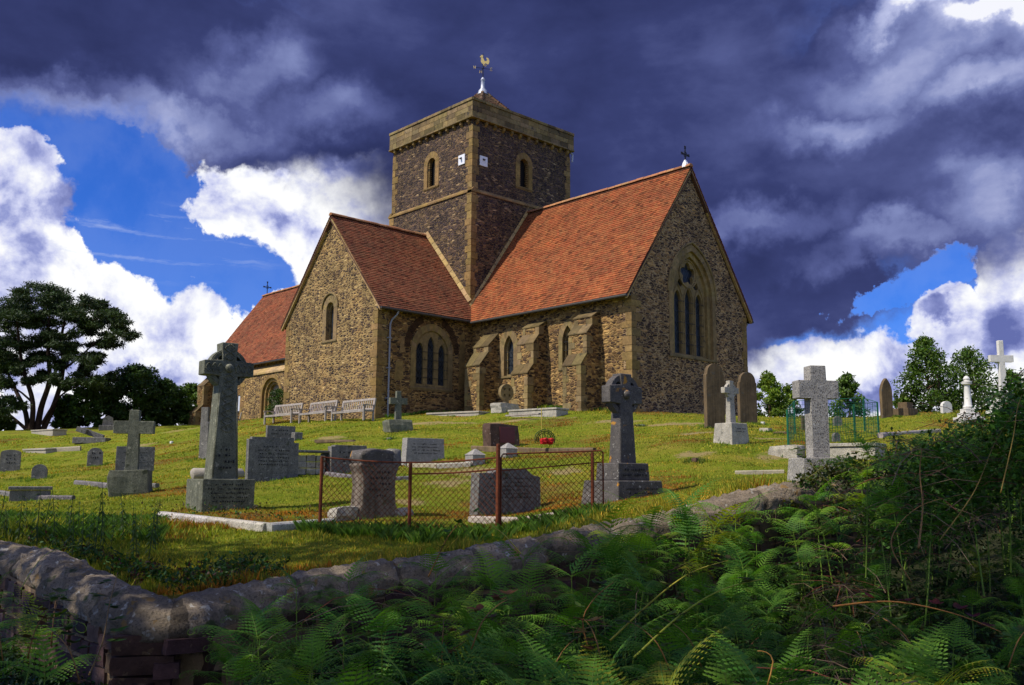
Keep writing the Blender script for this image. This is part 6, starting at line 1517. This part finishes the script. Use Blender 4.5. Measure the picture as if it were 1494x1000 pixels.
shoot([(925, 960, 5.0), (990, 900, 4.9), (1050, 862, 4.8), (1112, 845, 4.7)], 'long yellow green bramble shoot pointing right in the lower middle', (1.8, 2.3, .9), .007, 7, (3.4, 1.5, 1.6), .05, 1)
shoot([(890, 935, 5.1), (960, 870, 5.1), (1010, 835, 5.0), (1062, 818, 4.9)], 'yellow green bramble shoot just above the longest one, lower middle', (1.7, 1.8, .7), .006, 6, (2.8, 1.4, 1.5), .045, 2)
shoot([(625, 842, 6.6), (645, 800, 6.5), (660, 775, 6.4), (690, 745, 6.4)], 'reddish bramble shoot rising before the chain link fence', (1.5, .8, .6), .005, 5, (1.6, 1.6, 1), .05, 3)
shoot([(760, 808, 7), (735, 780, 6.9), (715, 765, 6.8), (692, 738, 6.8)], 'pale straight broken stem leaning left before the fence', (2.6, 2.4, 1.4), .005, 0, (1, 1, 1), .04, 4)
shoot([(1215, 885, 4.6), (1300, 878, 4.6), (1390, 895, 4.6), (1460, 922, 4.6)], 'long red bramble cane with dark red leaves, lower right', (1.8, .9, .7), .005, 7, (5.5, .35, 1.8), .05, 5)
shoot([(1340, 800, 6.0), (1346, 740, 6.2), (1342, 690, 6.3), (1345, 655, 6.3)], 'upright brown dead stem in the right hand bramble heap', (1.2, .75, .6), .008, 0, (1, 1, 1), .04, 6)
shoot([(1330, 850, 5.5), (1300, 790, 5.6), (1340, 740, 5.8), (1410, 720, 6)], 'thin brown bramble arching over the right hand heap', (1.3, .8, .6), .004, 5, (1, 1, 1), .05, 7)
shoot([(1370, 790, 6.4), (1420, 720, 6.4), (1450, 650, 6.4), (1480, 600, 6.2)], 'leafy bramble stem standing against the right skyline', (1.0, .8, .5), .005, 9, (1.6, 1.3, 1), .055, 8)
shoot([(1460, 720, 6.2), (1478, 640, 6.2), (1486, 590, 6.2), (1505, 548, 6.2)], 'tallest leafy bramble stem at the extreme right', (1.0, .8, .5), .005, 9, (1.8, 1.3, 1), .055, 9)
shoot([(1230, 725, 8.6), (1195, 690, 8.7), (1175, 668, 8.8), (1150, 655, 8.8)], 'leafy ivy shoot reaching left across the granite cross base', (.8, .9, .4), .004, 8, (2.0, 1.5, 1), .06, 10)
shoot([(1175, 700, 9), (1190, 690, 9), (1205, 680, 9), (1250, 672, 9)], 'short leafy shoot on the wall top below the granite cross', (.8, .9, .4), .004, 6, (1.6, 1.4, 1), .06, 11)
shoot([(1120, 1000, 4.0), (1128, 965, 4.0), (1118, 952, 4.0), (1105, 950, 4.0)], 'bent pale dead stalk near the bottom edge', (2.0, 1.2, .9), .004, 0, (1, 1, 1), .05, 12)
shoot([(130, 985, 5.0), (150, 935, 5.2), (160, 880, 5.4), (172, 835, 5.6)], 'bramble shoot with oval leaves climbing before the wall corner', (.9, .6, .5), .005, 7, (1.7, 1.5, 1), .07, 13)
shoot([(30, 860, 7.8), (60, 815, 8.2), (90, 800, 8.4), (130, 793, 8.4)], 'arching pale grass like stem over the left wall coping', (1.6, 2.0, .7), .004, 0, (1, 1, 1), .05, 14)
shoot([(860, 950, 4.6), (850, 905, 4.6), (870, 870, 4.6), (895, 850, 4.6)], 'short thorny shoot among the ferns below the celtic cross', (1.4, .7, .6), .004, 6, (1.8, 1.1, 1.2), .045, 15)
for k in range(14):
    px = rgf.uniform(0, 135) if k < 5 else rgf.uniform(480, 1480); y = rgf.uniform(900, 985); d = 4.4+rgf.random()
    sp_ = rgf.uniform(-60, 60)
    o = shoot([(px, y+30, d), (px+sp_*.4, y-10, d), (px+sp_, y-35, d+.1), (px+sp_*1.5, y-45, d+.2)], None, (1.2, .7, .6), .004, 6, (1.6, 1.3, 1) if k % 3 else (4, .8, 1.4), .055, 20+k)
    r = [q for q in COL.objects if q.name.startswith('bramble_shoot') and not q.parent][-1]
for q in [q for q in COL.objects if q.name.startswith('bramble_shoot') and 'label' not in q]:
    q['group'] = 'small bramble shoots low in the bank'; q['label'] = 'small thorny bramble shoot with three part leaves low in the bank'

# nettles in front of the left graves
MT['leaf_net'] = leafmat('nettle_leaves', (.055, .105, .025), .3, .25)
def make_nettle(seed):
    rg = random.Random(seed); st = MB(); lf = MB(); st.tube([(0, 0, -.1), (.01, 0, .4), (rg.uniform(-.04, .04), rg.uniform(-.04, .04), 1)], [.010, .009, .003], 5, tint=(.45, .45, .45))
    for k in range(11):
        z = .18+.8*k/11; az = k*math.pi/2+rg.uniform(-.2, .2); L = .15*(1-.6*(k/11)**2)*rg.uniform(.8, 1.2)
        for s in (0, 1):
            a = az+s*math.pi; D = Vector((math.cos(a), math.sin(a), -.55-rg.random()*.5)).normalized(); p = Vector((0, 0, z)); pe = p+Vector((D.x, D.y, .1))*.05
            lf.tube([p, pe], .002, 3, cap=False, tint=(.8, .8, .8)); leaflet(lf, pe, D, (Vector((0, 0, 1))-D*D.z).normalized(), L*.85, L*.26, (rg.uniform(.7, 1.2),)*3)
    return lf, st
NM = []
for i in range(5):
    a, b = make_nettle(i); a, b = a.build('leaves', MT['leaf_net']), b.build('stem', MT['stemgreen']); NM.append((a.data, b.data)); bpy.data.objects.remove(a); bpy.data.objects.remove(b)
rgn = random.Random(4)
for k in range(44):
    px = -10+k*5.7+rgn.uniform(-5, 5); d = max(walld(px)+.7, rgn.uniform(9.3, 11.6)); top = rgn.uniform(702, 752)
    q = P3(px, top, d); z0 = gz(q[0], q[1]); h = q[2]-z0
    if wall_d(np.array([ud(q[0], q[1])[0]]), np.array([d]))[0] < .3: continue
    t = thing('nettle_plant', 'tall nettle with drooping paired leaves in front of the left graves', 'nettle', (q[0], q[1], z0), rgn.uniform(0, 6), 'nettles in front of the left graves'); t.scale = (max(.35, min(h, .85)),)*3; t.rotation_euler.x = rgn.uniform(-.1, .1); t['label'] = 'tall nettle with drooping paired leaves, '+('at the far left edge' if px < 45 else 'left of the low box tomb end' if px < 95 else 'between the low box tomb and the latin cross' if px < 150 else 'below the rough based latin cross' if px < 205 else 'just left of the white kerb end')
    for mm_, nm in zip(NM[k % 5], ('leaves', 'stem')): o = bpy.data.objects.new(nm, mm_); COL.objects.link(o); o.parent = t
# weeds: taller grass, docks, red sorrel heads and yellow flowers along the inside of the wall
def weeds():
    rg = np.random.default_rng(9); C_, R_, N_, K_ = [], [], [], []
    for i in range(240):
        px = rg.uniform(-20, 420)
        d = walld(px)+rg.uniform(.35, 1.6); q = P3(px, 800, d); z0 = gz(q[0], q[1])
        if wall_d(np.array([ud(q[0], q[1])[0]]), np.array([d]))[0] < .3: continue
        C_.append((q[0], q[1], z0+.07)); R_.append((.09, .09, .09)); N_.append(18); b = rg.uniform(); K_.append(np.array([3.6, .45, 1.2]) if b < .2 else np.array([1.2, 1.3, 1]))
    for i in range(60):
        px = rg.uniform(200, 470); q, d = place(px, rg.uniform(742, 768)); C_.append((q.x, q.y, q.z+.08)); R_.append((.06, .06, .10)); N_.append(10); K_.append(np.array([3.6, .8, 1.2]) if rg.uniform() < .6 else np.array([1.4, 1.4, 1]))
    V, F, T = leaves(C_, R_, N_, .045, .1, 0, asp=.5, rg=rg, cl=K_); o = fastmesh('low_weeds', V, F, MT['leaf_bram'], T); tag(o, 'low green and red leaved weeds along the inside of the yard wall', 'weeds', None, 'stuff')
    # long grass clumps
    Vs = []; Ts = []
    for i in range(700):
        a = rg.uniform()
        if a < .55: px = rg.uniform(-20, 235); q = P3(px, 760, rg.uniform(10.8, 13.2))
        elif a < .8: px = rg.uniform(440, 880); q = P3(px, 780, np.interp(px, [440, 727, 880], [12.0, 11.3, 12])+rg.normal()*.22)
        else: q = np.array([rg.uniform(-8, -.5), -rg.uniform(.05, .5), 0]) if rg.uniform() < .7 else np.array([rg.uniform(-2, 2)*0-9.2, rg.uniform(-5, -.3), 0])
        ug, dg = ud(q[0], q[1])
        if wall_d(np.array([ug]), np.array([dg]))[0] < .3: continue
        z0 = gz(q[0], q[1]); n = 22; L = rg.uniform(.06, .20, n); an = rg.uniform(0, 6.28, n); r = rg.uniform(0, .08, n); an2 = rg.uniform(0, 6.28, n)
        b = np.stack([q[0]+r*np.cos(an), q[1]+r*np.sin(an), np.full(n, z0-.01)], 1); w = np.stack([np.cos(an2), np.sin(an2), 0*an], 1)*.003
        dr = np.stack([np.cos(an)*.35, np.sin(an)*.35, np.ones(n)], 1); tp_ = b+dr*L[:, None]+np.stack([np.cos(an), np.sin(an), -.3+0*an], 1)*(L*.3)[:, None]; md = b+dr*(L*.55)[:, None]
        Vs.append(np.stack([b-w, b+w, md+w*.8, tp_], 1).reshape(-1, 3)); tt = np.clip(1+rg.normal(0, .3, (n, 1)), .4, 1.8)*np.array([1.0, 1.15, .9])*(1+.4*(rg.uniform(size=(n, 1)) < .15)*np.array([2, 1, 1])); Ts.append(tt)
    V = np.concatenate(Vs); o = fastmesh('long_grass', V, np.arange(len(V)).reshape(-1, 4), MT['leaf_mid'], np.concatenate(Ts)); tag(o, 'uncut longer grass tufts along the fence, walls and nettles', 'grass', None, 'stuff')
    # tufts left by the mower round every stone
    Vs = []; Ts = []
    for o_ in [q for q in COL.objects if q.get('category') in ('gravestone', 'tomb', 'monument', 'kerb post', 'grave slab', 'stone')]:
        c0 = o_.location; dist = np.hypot(c0.x-CP[0], c0.y-CP[1])
        if dist > 42: continue
        R0 = .62 if o_['category'] != 'stone' else .2
        for i in range(26):
            an0 = rg.uniform(0, 6.28); rr0 = R0*rg.uniform(.35, 1.1); x0, y0 = c0.x+rr0*math.cos(an0), c0.y+rr0*math.sin(an0); z0 = gz(x0, y0); n = 9
            L = rg.uniform(.04, .10, n); an = rg.uniform(0, 6.28, n); r = rg.uniform(0, .05, n); b = np.stack([x0+r*np.cos(an), y0+r*np.sin(an), np.full(n, z0-.01)], 1)
            w = np.stack([np.cos(an*3), np.sin(an*3), 0*an], 1)*(.002+.0003*dist); dr = np.stack([np.cos(an)*.3, np.sin(an)*.3, np.ones(n)], 1)
            Vs.append(np.stack([b-w, b+w, b+dr*(L*.6)[:, None]+w*.6, b+dr*L[:, None]], 1).reshape(-1, 3)); Ts.append(np.clip(1+rg.normal(0, .3, (n, 1)), .5, 1.8)*(np.array([1.5, 1.5, .9]) if rg.uniform() < .75 else np.array([2.9, 1.6, 2.0])))
    V = np.concatenate(Vs); o = fastmesh('grass_tufts', V, np.arange(len(V)).reshape(-1, 4), MT['leaf_mid'], np.concatenate(Ts)); tag(o, 'ragged grass tufts left round the feet of the gravestones', 'grass', None, 'stuff')
    # tiny yellow and white flowers
    m = MB()
    for i in range(150):
        if i < 70: px = rg.uniform(0, 330); q = P3(px, 760, rg.uniform(11, 13.4)); z0 = gz(q[0], q[1])+rg.uniform(.08, .3); tt = (1, .75, .05)
        elif i < 110: q = P3(rg.uniform(620, 1300), 0, rg.uniform(16, 34)); z0 = gz(q[0], q[1])+.05; tt = (1, .85, .1)
        else: px = rg.uniform(0, 1480); dd = rg.uniform(4.5, 7); q = P3(px, 900, dd); z0 = gz(q[0], q[1])+rg.uniform(.4, .8); tt = (.9, .85, .8)
        s = .014; m.add([(q[0]-s, q[1], z0), (q[0], q[1]-s, z0+s*.5), (q[0]+s, q[1], z0), (q[0], q[1]+s, z0-s*.5)], [(0, 1, 2, 3)], tt)
    o = m.build('wild_flowers', flat('petals', (.8, .8, .8), .7, 0, .1, 5, True), None); tag(o, 'scattered tiny yellow and white wild flowers', 'flowers', None, 'stuff')
weeds()
